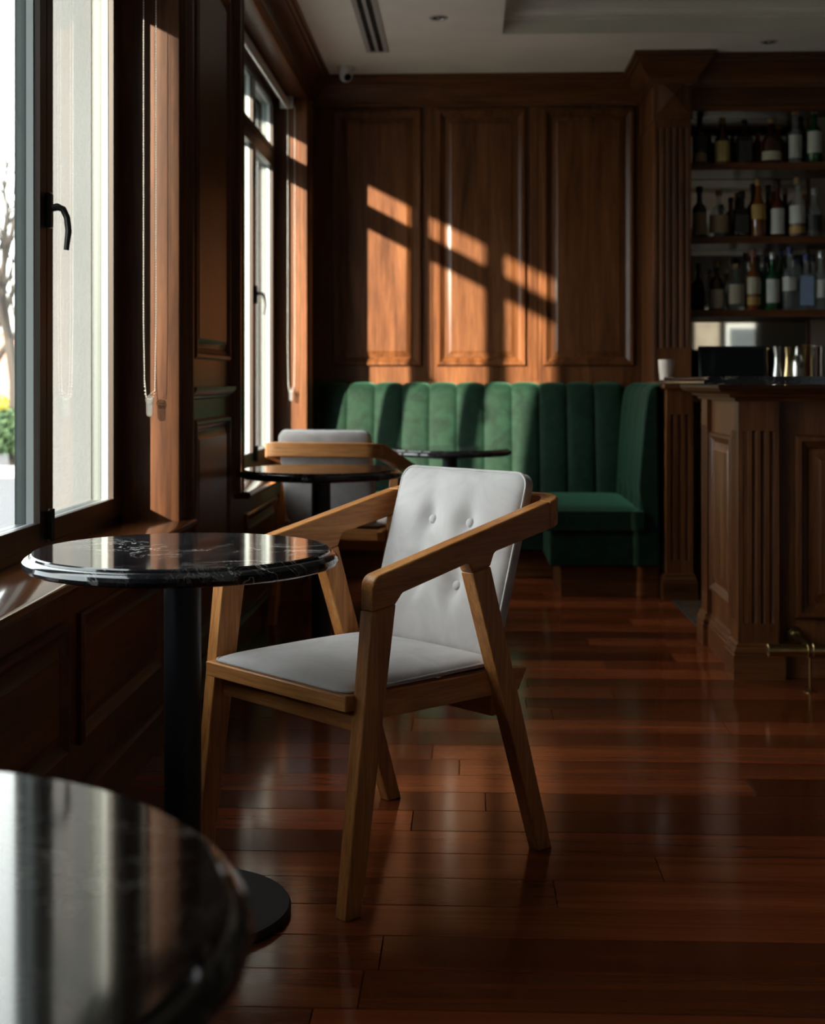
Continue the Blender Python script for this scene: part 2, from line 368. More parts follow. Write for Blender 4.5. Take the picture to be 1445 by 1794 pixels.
# panels under the windows and on the piers
for y0, y1 in ((3.23, 4.10), (2.27, 3.12), (6.70, 7.60), (5.68, 6.58)): panel(wl, lm, (y0, y1, .225, .545), 'mahogany_y')
for y0, y1 in ((4.60, 5.27), (1.16, 1.77)):
    panel(wl, lm, (y0, y1, 1.19, 2.62), 'mahogany_z'); panel(wl, lm, (y0, y1, .19, .975), 'mahogany_z')
CR = [(0, 1.045), (.008, 1.05), (.010, 1.058), (.020, 1.064), (.028, 1.074), (.032, 1.08), (.032, 1.090), (0, 1.09)]
for y0, y1 in ((4.53, 5.31), (1.09, 1.86)):
    MB().sweep(CR, lambda t, u, v: (XW+u, t, v), y0, y1).build('chair_rail', 'mahogany_y', wl)
# casings (stepped boards round each opening)
CAS = [(0, 0), (0, .024), (.012, .030), (.024, .026), (.028, .018), (.085, .018), (.092, .026), (.115, .030), (.135, .040), (.165, .040), (.172, .030), (.185, .022), (.19, 0)]
for y0, y1 in OPEN:
    for yy, sg in ((y1, 1), (y0, -1)):
        if yy+sg*.19 > YB: continue
        MB().sweep([(XW+h, yy+sg*d) for d, h in CAS], lambda t, u, v: (u, v, t), .66 if True else 0, Z1+.01).build('casing', 'mahogany_z', wl)
    MB().sweep([(XW+h, Z1+d*.16) for d, h in CAS], lambda t, u, v: (u, t, v), y0-.19, min(y1+.19, YB)).build('head_casing', 'mahogany_y', wl)
# crown moulding of left and back wall
CROWN = [(0, -.175), (.014, -.175), (.018, -.160), (.028, -.155), (.030, -.135), (.052, -.105), (.080, -.070), (.086, -.052), (.098, -.048), (.104, -.030), (.116, -.024), (.118, 0), (0, 0)]
MB().sweep([(XW+d, ZC+h) for d, h in CROWN], lambda t, u, v: (u, t, v), YR, YB).build('trim_3', 'mahogany_y'); struct(bpy.data.objects['trim_3'], 'dark crown moulding along the left wall')
BASE = [(0, 0), (.026, 0), (.026, .085), (.022, .095), (.022, .104), (.014, .112), (.010, .124), (0, .126)]
bl = struct(MB().sweep([(XW+d, h) for d, h in BASE], lambda t, u, v: (u, t, v), YR, 7.58).build('baseboard_left', 'mahogany_y'))
# window sills with rounded nose and horn
def sill(n, y0, y1):
    pr = [(-1.12, .63), (-.895, .63), (-.885, .634), (-.880, .645), (-.885, .656), (-.895, .66), (-1.12, .66)]
    s_ = MB().sweep(pr, lambda t, u, v: (u, t, v), y0-.09, min(y1+.09, YB-.02)).build('trim_%d' % n, 'mahogany_y')
    s_.data.materials[0] = M['sill_wood']; struct(s_, 'dark wooden window sill'); return s_
wood('sill_wood', *MAH, axis='y', rough=(.10, .20), vary=.05, bump=.05, coat=.5, coat_rough=.08)
for i, (a, b) in enumerate(OPEN): sill(i+1, a, b)

# ---- facade outside
fb = MB()
for a, b in ((7.70, 9.5), (4.24, 5.08), (-4, 1.64)): fb.box(-1.36, XO, a, b, -.5, 4.2)
fb.box(-1.36, XO, -4, 9.5, 2.70, 4.2); fb.box(-1.30, XO, -4, 9.5, -.5, .62)
for a, b in ((5.08, 5.56), (1.64, 2.12)): fb.box(-1.23, XO, a, b, -.5, 4.2)
fac = struct(fb.build('wall_facade', 'stucco'), 'cream stucco outside wall')
for a, b in ((4.24, 5.08), (7.70, 9.5)):
    MB().box(-1.375, -1.36, a-.012, b+.02, -.5, 2.70).build('corner_strip', 'stucco', fac)
box('sun_block_wall', 'stucco', fac, -4.735, -1.36, -8, -1.40, -.5, 7)     # unseen wall added behind the camera to keep sun off the near window

# ---- windows
def window(n, y0, y1, far, pitch):
    w_ = empty('window_%d' % n, (0, 0, 0)); struct(w_, 'dark framed casement window with transom lights')
    xi, xm, xo = -1.11, -1.15, -1.172
    fr = MB(); bounds = [far, far-pitch, far-2*pitch, y0+.05]
    for a, b in ((far, y1), (y0, y0+.05)): fr.box(xo, xi, a, b, .66, Z1)
    fr.box(xo, xi, y0, y1, .66, .685); fr.box(xo, xi, y0, y1, 2.715, Z1)
    fr.box(xo-.01, xi+.002, y0, y1, 2.375, 2.42)
    fr.build('frame', 'window_frame', w_, .003)
    for i in range(3):
        b, a = bounds[i], bounds[i+1]
        for (z0, z1, nm) in ((.685, 2.375, 'sash'), (2.42, 2.715, 'transom_light')):
            st = .052 if nm == 'sash' else .04; bot = .058 if nm == 'sash' else .03; top = .042 if nm == 'sash' else .03
            A, B = a+.003, b-.003
            s = MB().box(-1.122, xi+.006, A, A+st, z0, z1).box(-1.122, xi+.006, B-st, B, z0, z1).box(-1.122, xi+.006, A+st, B-st, z0, z0+bot).box(-1.122, xi+.006, A+st, B-st, z1-top, z1).build(nm, 'window_frame', w_, .002)
            rc = (A+st-.004, B-st+.004, z0+bot-.004, z1-top+.004)
            def ring(x0, x1, rc, th):
                m = MB(); a_, b_, c_, d_ = rc
                return m.box(x0, x1, a_-th, a_, c_-th, d_+th).box(x0, x1, b_, b_+th, c_-th, d_+th).box(x0, x1, a_, b_, c_-th, c_).box(x0, x1, a_, b_, d_, d_+th)
            ring(-1.142, -1.122, rc, .02).build('spacer_bar', 'spacer', s)
            ring(xo, -1.142, rc, .02).build('outer_rail', 'window_outer', s)
            MB().box(-1.148, -1.144, *rc).build('pane', 'window_glass', s)
            if nm == 'sash' and i < 2:
                yc = A-.006; z = 1.56
                h = MB().box(xi+.006, xi+.022, yc-.014, yc+.014, z-.048, z+.046).build('handle', 'handle_black', s, .006, segs=3)
                h2 = MB().tube([(xi+.015, yc, z+.004), (xi+.036, yc, z+.008), (xi+.05, yc+.002, z+.002), (xi+.060, yc+.003, z-.02), (xi+.064, yc+.003, z-.055), (xi+.058, yc+.003, z-.105)], [.010, .010, .009, .0085, .0085, .007], 10)
                me2 = h2.build('handle_lever', 'handle_black', s)
                MB().box(xi+.006, xi+.022, A-.012, A+.012, z0+.01, z0+.085).tube([(xi+.018, A, z0+.005), (xi+.018, A, z0+.09)], .009, 8).build('hinge', 'handle_black', s, .002)
    return w_
window(2, 5.53, 7.72, 7.64, .710); window(1, 2.09, 4.28, 4.205, .720)

# ---- back wall with raised panels
wbk = struct(box('wall_back', 'mahogany_z', None, XO, XR, YB, YB+.12, 0, ZC+.35))
bm_ = lambda a, b, h: (a, YB-h, b)
for a, b in ((-.824, -.28), (-.185, .359), (.463, 1.015)): panel(wbk, bm_, (a, b, 1.205, 2.775), 'mahogany_z', 1.25, 1.25)
MB().sweep([(YB-d, ZC+h) for d, h in CROWN], lambda t, u, v: (t, u, v), XW, 1.09).build('trim_4', 'mahogany_x'); struct(bpy.data.objects['trim_4'], 'dark crown moulding along the back wall')
box('frieze_rail', 'mahogany_x', wbk, XW, 1.09, YB-.012, YB, 2.80, 2.815, .003)
for x in (-.232, .411): box('stile_strip', 'mahogany_z', wbk, x-.022, x+.022, YB-.005, YB, 1.12, 2.80, .002)
# ---- right and rear walls close the room
wr = struct(box('wall_right', 'rear_paint', None, XR, XR+.1, YR, YB, 0, ZC+.35))
rb = MB(); RW = (3.25, 4.22, .75, 2.22)
rb.box(XO, RW[0], YR-.15, YR, 0, ZC).box(RW[1], XR, YR-.15, YR, 0, ZC).box(RW[0], RW[1], YR-.15, YR, 0, RW[2]).box(RW[0], RW[1], YR-.15, YR, RW[3], ZC)
wrr = struct(rb.build('wall_rear', 'rear_paint'))
w4 = struct(empty('window_4'), 'dark framed window in the rear wall')
MB().box(RW[0], RW[1], YR-.1, YR-.05, RW[2], RW[2]+.06).box(RW[0], RW[1], YR-.1, YR-.05, RW[3]-.06, RW[3]).box(RW[0], RW[0]+.05, YR-.1, YR-.05, RW[2], RW[3]).box(RW[1]-.05, RW[1], YR-.1, YR-.05, RW[2], RW[3]).box(3.66, 3.75, YR-.1, YR-.05, RW[2], RW[3]).build('frame', 'window_frame', w4)
for a, b in ((RW[0]+.05, 3.66), (3.75, RW[1]-.05)): MB().box(a, b, YR-.078, YR-.074, RW[2]+.06, RW[3]-.06).build('pane', 'window_glass', w4)

# ================================================================== BAR AREA
def flutes_shaft(x0, x1, y0, y1, z0, z1, n, w_, zf0, zf1, face='-y', d=.012, side=None):
    """a pilaster shaft whose front carries n real flutes (round-bottomed grooves)"""
    m = MB(); a0, a1 = (x0, x1) if face in ('-y',) else (y0, y1)
    pitch = (a1-a0)/(n+.6); cs = [(a0+a1)/2+(i-(n-1)/2)*pitch for i in range(n)]
    def mp(a, h, z):
        return (a, y0-h, z) if face == '-y' else (x0-h, a, z)
    m.box(x0, x1, y0, y1, z0, z1) if False else None
    # core slightly behind the front, then the front skin as strips
    if face == '-y': m.box(x0, x1, y0+d, y1, z0, z1)
    else: m.box(x0+d, x1, y0, y1, z0, z1)
    edges = [a0]+[e for c in cs for e in (c-w_/2, c+w_/2)]+[a1]
    def strip(a, b, zz0, zz1):
        p = [mp(a, 0, zz0), mp(b, 0, zz0), mp(b, -d, zz0), mp(a, -d, zz0)]; q = [mp(a, 0, zz1), mp(b, 0, zz1), mp(b, -d, zz1), mp(a, -d, zz1)]
        m.add(p+q, [(0,1,2,3),(7,6,5,4),(0,1,5,4),(1,2,6,5),(3,0,4,7),(2,3,7,6)])
    strip(a0, a1, z0, zf0); strip(a0, a1, zf1, z1)
    for i in range(0, len(edges)-1, 2): strip(edges[i], edges[i+1], zf0, zf1)
    for c in cs:     # rounded groove with closed round ends
        K = 6; rows = []
        for z, s in ((zf0, .0), (zf0+w_*.35, .8), (zf0+w_*.7, 1), (zf1-w_*.7, 1), (zf1-w_*.35, .8), (zf1, .0)):
            rows.append([mp(c-w_/2*cos(pi*k/K), -d*.85*s*sin(pi*k/K), z) for k in range(K+1)])
        m.grid(rows)
    return m
# ---- fixed back bar (wall cabinet with fluted pilaster, shelves and mirror)
def unit(name, loc, label, cat, group=None): return tag(empty(name, loc), label, cat, group)
pil = unit('fluted_pilaster', (1.17, 7.95, 0), 'tall fluted dark wooden pilaster with diamond boss beside the bottle shelves', 'pilaster')
can = unit('bar_canopy', (2.3, 7.9, 2.66), 'dark wooden header with crown moulding above the bottle shelves', 'canopy')
mir = unit('wall_mirror', (2.3, YB-.04, .98), 'wall mirror and beige panel behind the bottle shelves', 'mirror')
bcab = unit('back_bar_cabinet', (2.3, 7.9, 0), 'dark wooden cabinet under the bottle shelves, behind the bar', 'cabinet')
def under(p):
    def f(o): o.parent = p; o.location = -Vector(p.location); return o
    return f
PX0, PX1, PY = 1.064, 1.274, 7.70
under(pil)(flutes_shaft(PX0, PX1, PY, YB-.001, 0, 2.62, 5, .019, 1.30, 2.555).build('pilaster', 'mahogany_z', None, .002))
under(pil)(MB().box(PX0-.01, PX1+.01, PY-.012, YB-.001, 2.60, 2.86).build('pilaster_block', 'mahogany_z', None, .004))
under(pil)(MB().add([(1.085, PY-.012, 2.635), (1.255, PY-.012, 2.635), (1.255, PY-.012, 2.835), (1.085, PY-.012, 2.835), (1.17, PY-.055, 2.735)], [(0,1,4),(1,2,4),(2,3,4),(3,0,4)]).build('diamond_boss', 'mahogany_z', None, smooth=False))
# crown: wraps the pilaster (mitred), then runs back along the shelves
def crown_run(path, mat):
    """CROWN swept along a plan path with mitres; path points are wall-face corners, crown projects to the right of travel (towards the room)"""
    m = MB(); n = len(path); rows = []
    for i, p in enumerate(path):
        p = Vector(p); ds = []
        if i > 0: ds.append((p-Vector(path[i-1])).normalized())
        if i < n-1: ds.append((Vector(path[i+1])-p).normalized())
        ns = [Vector((d.y, -d.x)) for d in ds]
        nn = ns[0] if len(ns) == 1 else (ns[0]+ns[1])/(1+ns[0].dot(ns[1]))
        rows.append([(p.x+nn.x*d, p.y+nn.y*d, ZC+h) for d, h in CROWN])
    return m.grid([[*r, r[0]] for r in rows]).build('crown_moulding', mat)
under(can)(crown_run([(PX0-.005, YB), (PX0-.005, PY-.01), (PX1+.005, PY-.01), (PX1+.005, PY+.06), (3.4, PY+.06)], 'mahogany_x'))
under(can)(box('header_board', 'mahogany_x', None, PX1, 3.4, PY+.06, PY+.09, 2.66, ZC))
under(can)(box('header_moulding', 'mahogany_x', None, PX1, 3.4, PY+.045, PY+.065, 2.66, 2.685, .004))
under(can)(box('cabinet_roof', 'mahogany_x', None, PX1, 3.4, PY+.09, YB-.02, 2.70, 2.74))
under(mir)(box('mirror_panel', 'mirror', None, PX1-.005, 2.06, YB-.045, YB-.03, .98, 2.70))
under(mir)(box('back_panel', 'beige_panel', None, 2.06, 3.4, YB-.05, YB-.03, .98, 2.70))
under(mir)(box('mirror_strip', 'mahogany_z', None, 2.045, 2.062, YB-.055, YB-.045, .98, 2.70))
SH = [2.372, 1.946, 1.524]; SHY0 = 7.80
for z, nm in zip(SH, ('top', 'middle', 'lowest')):
    sh_ = box('bar_shelf', 'mahogany_x', None, PX1+.001, 3.4, SHY0, YB-.056, z-.042, z, .004); tag(sh_, nm+' of the three dark wooden bottle shelves behind the bar', 'shelf', 'bottle shelves')
under(bcab)(box('cabinet_body', 'mahogany_x', None, PX1+.002, 3.4, 7.64, YB-.06, 0, .93, .003))
for i in range(4): under(bcab)(box('door', 'mahogany_z', None, PX1+.03+.52*i, PX1+.53+.52*i, 7.622, 7.639, .1, .88, .003))
tag(box('back_bar_worktop', 'bar_marble', None, PX1+.002, 3.4, 7.58, YB-.06, .93, .96, .003), 'black marble worktop behind the bar, carrying the till and shakers', 'worktop')

# ---- bar counter
bar = tag(empty('bar_counter', (1.7, 5.45, 0)), 'dark panelled wooden bar with fluted corner pilasters at the right', 'bar counter')
def brp(o):
    o.parent = bar; o.location = -Vector(bar.location); return o
BX0, BX1, BY0, BY1, BZ = 1.03, 3.2, 5.09, 5.80, 1.06
brp(box('body', 'mahogany_z', None, BX0, BX1, BY0, BY1, 0, BZ))
brp(flutes_shaft(1.012, 1.162, 5.05, BY0+.02, 0, BZ, 4, .017, .205, .925).build('pilaster', 'mahogany_z', None, .0015))
# pilaster returns on the left end face
brp(flutes_shaft(1.0105, BX0+.02, 5.052, 5.19, 0, BZ, 4, .015, .205, .925, face='-x').build('pilaster', 'mahogany_z', None, .001))
brp(flutes_shaft(1.0105, BX0+.02, 5.70, 5.835, 0, BZ, 4, .015, .205, .925, face='-x').build('pilaster', 'mahogany_z', None, .001))
brp(box('back_board', 'mahogany_x', None, 1.02, BX1, BY1, BY1+.03, 0, BZ))
fm = lambda a, b, h: (a+bar.location.x*0, BY0-h, b); em = lambda a, b, h: (BX0-h, a, b)
for rect, mp_ in (((1.228, 2.05, .222, .908), fm), ((2.2, 3.05, .222, .908), fm)):
    brp(MB().loops(mp_, rect, [(d*1.3, h*1.4) for d, h in MOULD]).build('panel_moulding', 'mahogany_z', None, ang=28))
    brp(MB().loops(mp_, rect, [(d*1.3, h*1.4) for d, h in FIELD], fill=True).build('raised_panel', 'mahogany_z', None, ang=20))
rect = (5.225, 5.665, .235, .90)
brp(MB().loops(em, rect, MOULD).build('panel_moulding', 'mahogany_z', None, ang=28)); brp(MB().loops(em, rect, FIELD, fill=True).build('raised_panel', 'mahogany_z', None, ang=20))
# base moulding: runs round the plan outline, standing proud at the pilasters
BPRO = [(0, 0), (.020, 0), (.020, .088), (.016, .092), (.018, .102), (.012, .112), (.008, .120), (.010, .126), (0, .134)]
def base_run(path, name, pro=BPRO, z=0):
    m = MB(); n = len(path); rows = []
    for i, p in enumerate(path):
        p = Vector(p); ds = []
        if i > 0: ds.append((p-Vector(path[i-1])).normalized())
        if i < n-1: ds.append((Vector(path[i+1])-p).normalized())
        ns = [Vector((d.y, -d.x)) for d in ds]
        nn = ns[0] if len(ns) == 1 else (ns[0]+ns[1])/(1+ns[0].dot(ns[1]))
        rows.append([(p.x+nn.x*d, p.y+nn.y*d, z+h) for d, h in pro])
    return m.grid([[*r, r[0]] for r in rows]).build(name, 'mahogany_x', None, ang=30)
PL = [(1.02, 5.836), (1.0105, 5.836), (1.0105, 5.70), (BX0, 5.70), (BX0, 5.19), (1.0105, 5.19), (1.0105, 5.05), (1.162, 5.05), (1.162, BY0), (BX1, BY0)]
PL = [p for p in PL]
brp(base_run(PL[1:], 'base_moulding'))
CORN = [(0, 0), (.012, 0), (.016, .012), (.036, .016), (.040, .026), (.060, .030), (.078, .036), (.090, .050), (.090, .062), (0, .062)]
brp(base_run([(1.0105, 5.85), (1.0105, 5.05), (BX1, 5.05)], 'cornice', [(d, h) for d, h in CORN], 1.035))
# marble bar top with a stepped bullnose edge
bt = MB()
def slab(x0, y0, y1, z0, z1): bt.prism([(x0, z0+.004), (x0+.004, z0), (BX1+.02, z0), (BX1+.02, z1), (x0+.006, z1), (x0, z1-.006)], 'y', y0, y1)
slab(.853, 4.88, 6.02, 1.098, 1.116); slab(.872, 4.90, 6.0, 1.116, 1.128)
tag(bt.build('marble_bar_top', 'bar_marble', None, .004, segs=3), 'long black marble top lying on the wooden bar', 'worktop')

# ---- brass foot rail
fr = tag(empty('foot_rail', (1.226, 4.85, 0)), 'round brass foot rail in front of the bar', 'foot rail')
def frp(o): o.parent = fr; o.location = -Vector(fr.location); return o
ZR, YRr = .147, 4.85
frp(MB().tube([(1.08, YRr, ZR), (3.1, YRr, ZR)], .0215, 24).build('rail', 'brass'))
def xl(prof, x0, y, z, seg=24):
    m = MB().lathe(prof, (0,0,0), seg); m.v = [(x0+p[2], y+p[0], z+p[1]) for p in m.v]; return m
def yl(prof, x, y0, z, seg=24):
    m = MB().lathe(prof, (0,0,0), seg); m.v = [(x+p[0], y0+p[2], z+p[1]) for p in m.v]; return m
frp(xl([(0, -.006), (.019, -.006), (.0235, -.003), (.0235, .004), (.0215, .008)], 1.078, YRr, ZR).build('end_cap', 'brass'))
for bx in (1.226, 2.3):
    frp(xl([(.0215, -.014), (.027, -.012), (.028, -.008), (.025, -.005), (.025, .005), (.028, .008), (.027, .012), (.0215, .014)], bx, YRr, ZR).build('collar', 'brass'))
    frp(MB().tube([(bx, YRr, ZR), (bx-.0, YRr+.10, ZR+.012), (bx, BY0-.02, ZR+.016)], .011, 12).build('bracket_arm', 'brass'))
    frp(yl([(0, -.022), (.016, -.020), (.027, -.008), (.03, 0), (0, .0)], bx, BY0-.024, ZR+.016).build('wall_flange', 'brass'))
    frp(MB().lathe([(0, 0), (.024, 0), (.024, .004), (.012, .009), (.0055, .014), (.0055, ZR-.02), (.009, ZR-.012), (0, ZR-.005)], (bx, YRr-.0, 0), 20).build('floor_post', 'brass'))

# ---- low end post of the booth with a wooden ledge behind the banquette wing
po = tag(empty('booth_end_post', (1.08, 6.95, 0)), 'short fluted wooden post closing the end of the green banquette', 'post')
def pop(o): o.parent = po; o.location = -Vector(po.location); return o
pop(flutes_shaft(1.014, 1.148, 6.87, 7.05, 0, 1.068, 3, .017, .20, .94).build('shaft', 'mahogany_z', None, .002))
pop(base_run([(1.0135, 7.05), (1.0135, 6.869), (1.149, 6.869), (1.149, 7.05)], 'base_moulding'))
pop(MB().box(.998, 1.165, 6.855, 7.62, 1.068, 1.108).build('cap', 'mahogany_y', None, .005))
pop(box('side_board', 'mahogany_z', None, 1.02, 1.055, 7.05, 7.69, 0, 1.068))

# ================================================================== BANQUETTE
bq = tag(empty('banquette', (0, 7.7, 0)), 'L-shaped dark green velvet banquette with a channelled back against the wall', 'banquette')
def bqp(o): o.parent = bq; o.location = -Vector(bq.location); return o
def channel_rows(path, a0, a1, mapf, bulge=.017, n=12):
    rows = []
    for k, (d, z) in enumerate(path):
        t = (path[min(k+1, len(path)-1)][0]-path[max(k-1, 0)][0], path[min(k+1, len(path)-1)][1]-path[max(k-1, 0)][1]); l = hypot(*t); nx, nz = -t[1]/l, t[0]/l
        row = []
        for i in range(n+1):
            u = i/n; b = bulge*(sin(pi*u)**.42)
            row.append(mapf(a0+(a1-a0)*u, d+nx*b, z+nz*b))
        rows.append(row)
    return rows
bpath = [(7.90, .44), (7.915, .56), (7.94, .70), (7.97, .84), (8.00, .96), (8.022, 1.03), (8.04, 1.062), (8.065, 1.080), (8.10, 1.088), (8.16, 1.088), (8.20, 1.085)]
seams = [-.944, -.879]+[-.716+.1636*i for i in range(11)]
seams = sorted(set(round(min(q, .99), 4) for q in seams))
for a, b in zip(seams, seams[1:]):
    bqp(MB().grid(channel_rows(bpath, a, b, lambda t, d, z: (t, d, z))).build('back_channel', 'green_velvet', None, ang=80))
bqp(box('back_core', 'green_velvet', None, -.944, .99, 8.06, YB-.003, .02, 1.075))
wpath = [(.885, .44), (.89, .56), (.90, .70), (.912, .84), (.925, .96), (.934, 1.03), (.945, 1.064), (.958, 1.080), (.975, 1.088), (.990, 1.086)]
ws = [7.96-.256*i for i in range(5)]
ws[-1] = 6.935
for a, b in zip(ws, ws[1:]):
    bqp(MB().grid(channel_rows(wpath, a, b, lambda t, d, z: (d, t, z), .014)).build('wing_channel', 'green_velvet', None, ang=80))
wend = [(.902, .345)]+[(d-.012, z) for d, z in wpath[1:]]+[(.990, .345)]
bqp(MB().prism([(d, z) for d, z in wend], 'y', 6.93, 8.0).build('wing_core', 'green_velvet', None, .012, segs=3))
# seat: L-shaped cushions, fascia, plinth
def cushion(x0, x1, y0, y1, z0, z1, name, crown=.012, n=20):
    rows = []; m = MB()
    f = lambda u: (1-abs(2*u-1)**6)
    for j in range(n+1):
        v_ = j/n; rows.append([(x0+(x1-x0)*i/n, y0+(y1-y0)*v_, z1-.014+.014*f(i/n)**.5*f(v_)**.5+crown*f(i/n)*f(v_)) for i in range(n+1)])
    m.grid(rows)
    top = rows; e = [*top[0], *[r[-1] for r in top[1:]], *top[-1][::-1][1:], *[r[0] for r in top[::-1][1:-1]]]
    st = len(m.v); m.v += [tuple(p) for p in e]+[(p[0], p[1], z0) for p in e]; k = len(e)
    for i in range(k): m.f.append((st+i, st+(i+1) % k, st+k+(i+1) % k, st+k+i))
    return m.build(name, 'green_velvet', None, ang=60)
bqp(cushion(-.945, .44, 7.50, 7.93, .345, .455, 'seat_cushion')); bqp(cushion(.405, .905, 6.905, 7.93, .345, .457, 'seat_cushion'))
bqp(MB().box(-.945, .45, 7.53, 8.06, .16, .347).build('fascia', 'green_velvet', None, .008)); bqp(MB().box(.425, .990, 6.925, 8.06, .158, .347).build('fascia', 'green_velvet', None, .01, segs=3))
bqp(MB().box(-.945, .49, 7.615, 8.06, 0, .162).build('plinth', 'mahogany_x', None, .003)); bqp(MB().box(.484, .988, 6.955, 8.06, 0, .16).build('plinth', 'mahogany_x', None, .003))

# ================================================================== TABLES
def table(loc, label, R=.325):
    t = tag(empty('round_table', loc), label, 'table', 'round black marble tables')
    MB().lathe([(0, .724), (R-.03, .724), (R-.010, .726), (R-.003, .730), (R, .737), (R-.002, .745), (R-.008, .751), (R-.014, .7535), (R-.0165, .7535), (R-.018, .7575), (R-.021, .76), (0, .76)], seg=96).build('tabletop', 'black_marble', t, ang=25)
    MB().lathe([(0, .02), (.0385, .02), (.0385, .724), (0, .724)], seg=40).build('pole', 'black_metal', t)
    MB().lathe([(0, 0), (.222, 0), (.225, .003), (.225, .014), (.222, .0185), (.21, .020), (.06, .022), (0, .024)], seg=80).build('base', 'black_base', t, ang=40)
    MB().lathe([(0, .708), (.11, .708), (.11, .724), (0, .724)], seg=32).build('top_plate', 'black_metal', t)
    return t
ct = at(320, 977, Z=.742); table((ct.x, ct.y, 0), 'round black marble table beside the window sill, in front of the pale armchair')
ct = at(559, 832, Z=.742); table((-.585, 5.36, 0), 'round black marble table in the middle, in front of the armchair seen from behind')
table((-.09, 7.02, 0), 'round black marble table by the green banquette')
table((-.51, .85, 0), 'large blurred round black marble table at the lower left corner', .37)

# ================================================================== ARMCHAIRS
def arc(c, r, a0, a1, n=6): return [(c[0]+r*cos(a0+(a1-a0)*i/n), c[1]+r*sin(a0+(a1-a0)*i/n)) for i in range(n+1)]
def rounded(poly, radii, n=6):
    out = []; N = len(poly)
    for i in range(N):
        p = Vector(poly[i]); a = Vector(poly[i-1])-p; b = Vector(poly[(i+1) % N])-p; r = radii[i]
        if r <= 0: out.append(tuple(p)); continue
        a.normalize(); b.normalize(); h = a.angle(b)/2; d = r/math.tan(h)
        q0 = p+a*d; q1 = p+b*d; cc = p+(a+b).normalized()*(r/sin(h))
        t0 = atan2(q0.y-cc.y, q0.x-cc.x); t1 = atan2(q1.y-cc.y, q1.x-cc.x)
        while t1-t0 > pi: t1 -= 2*pi
        while t1-t0 < -pi: t1 += 2*pi
        out += [(cc.x+r*cos(t0+(t1-t0)*k/n), cc.y+r*sin(t0+(t1-t0)*k/n)) for k in range(n+1)]
    return out
def rc_map(a, b, ha, hb, r):
    """push the corner squares of a +-ha x +-hb sheet onto quarter discs of radius r"""
    p, q = (abs(a)-(ha-r))/r, (abs(b)-(hb-r))/r
    if p > 0 and q > 0:
        k = max(p, q)/hypot(p, q); a = math.copysign(ha-r+r*p*k, a); b = math.copysign(hb-r+r*q*k, b)
    return a, b
def soft_pad(wx0, wx1, n, m_, fn_front, fn_back):
    mb = MB(); A = [[fn_front(i/n, j/m_) for i in range(n+1)] for j in range(m_+1)]; B = [[fn_back(i/n, j/m_) for i in range(n+1)] for j in range(m_+1)]
    mb.grid(A); mb.grid(B)
    def ringp(T): return [*T[0], *[r[-1] for r in T[1:]], *T[-1][::-1][1:], *[r[0] for r in T[::-1][1:-1]]]
    ra, rb_ = ringp(A), ringp(B); st = len(mb.v); k = len(ra)
    mb.v += [tuple(p) for p in ra]+[tuple(p) for p in rb_]
    for i in range(k): mb.f.append((st+i, st+(i+1) % k, st+k+(i+1) % k, st+k+i))
    return mb, ra
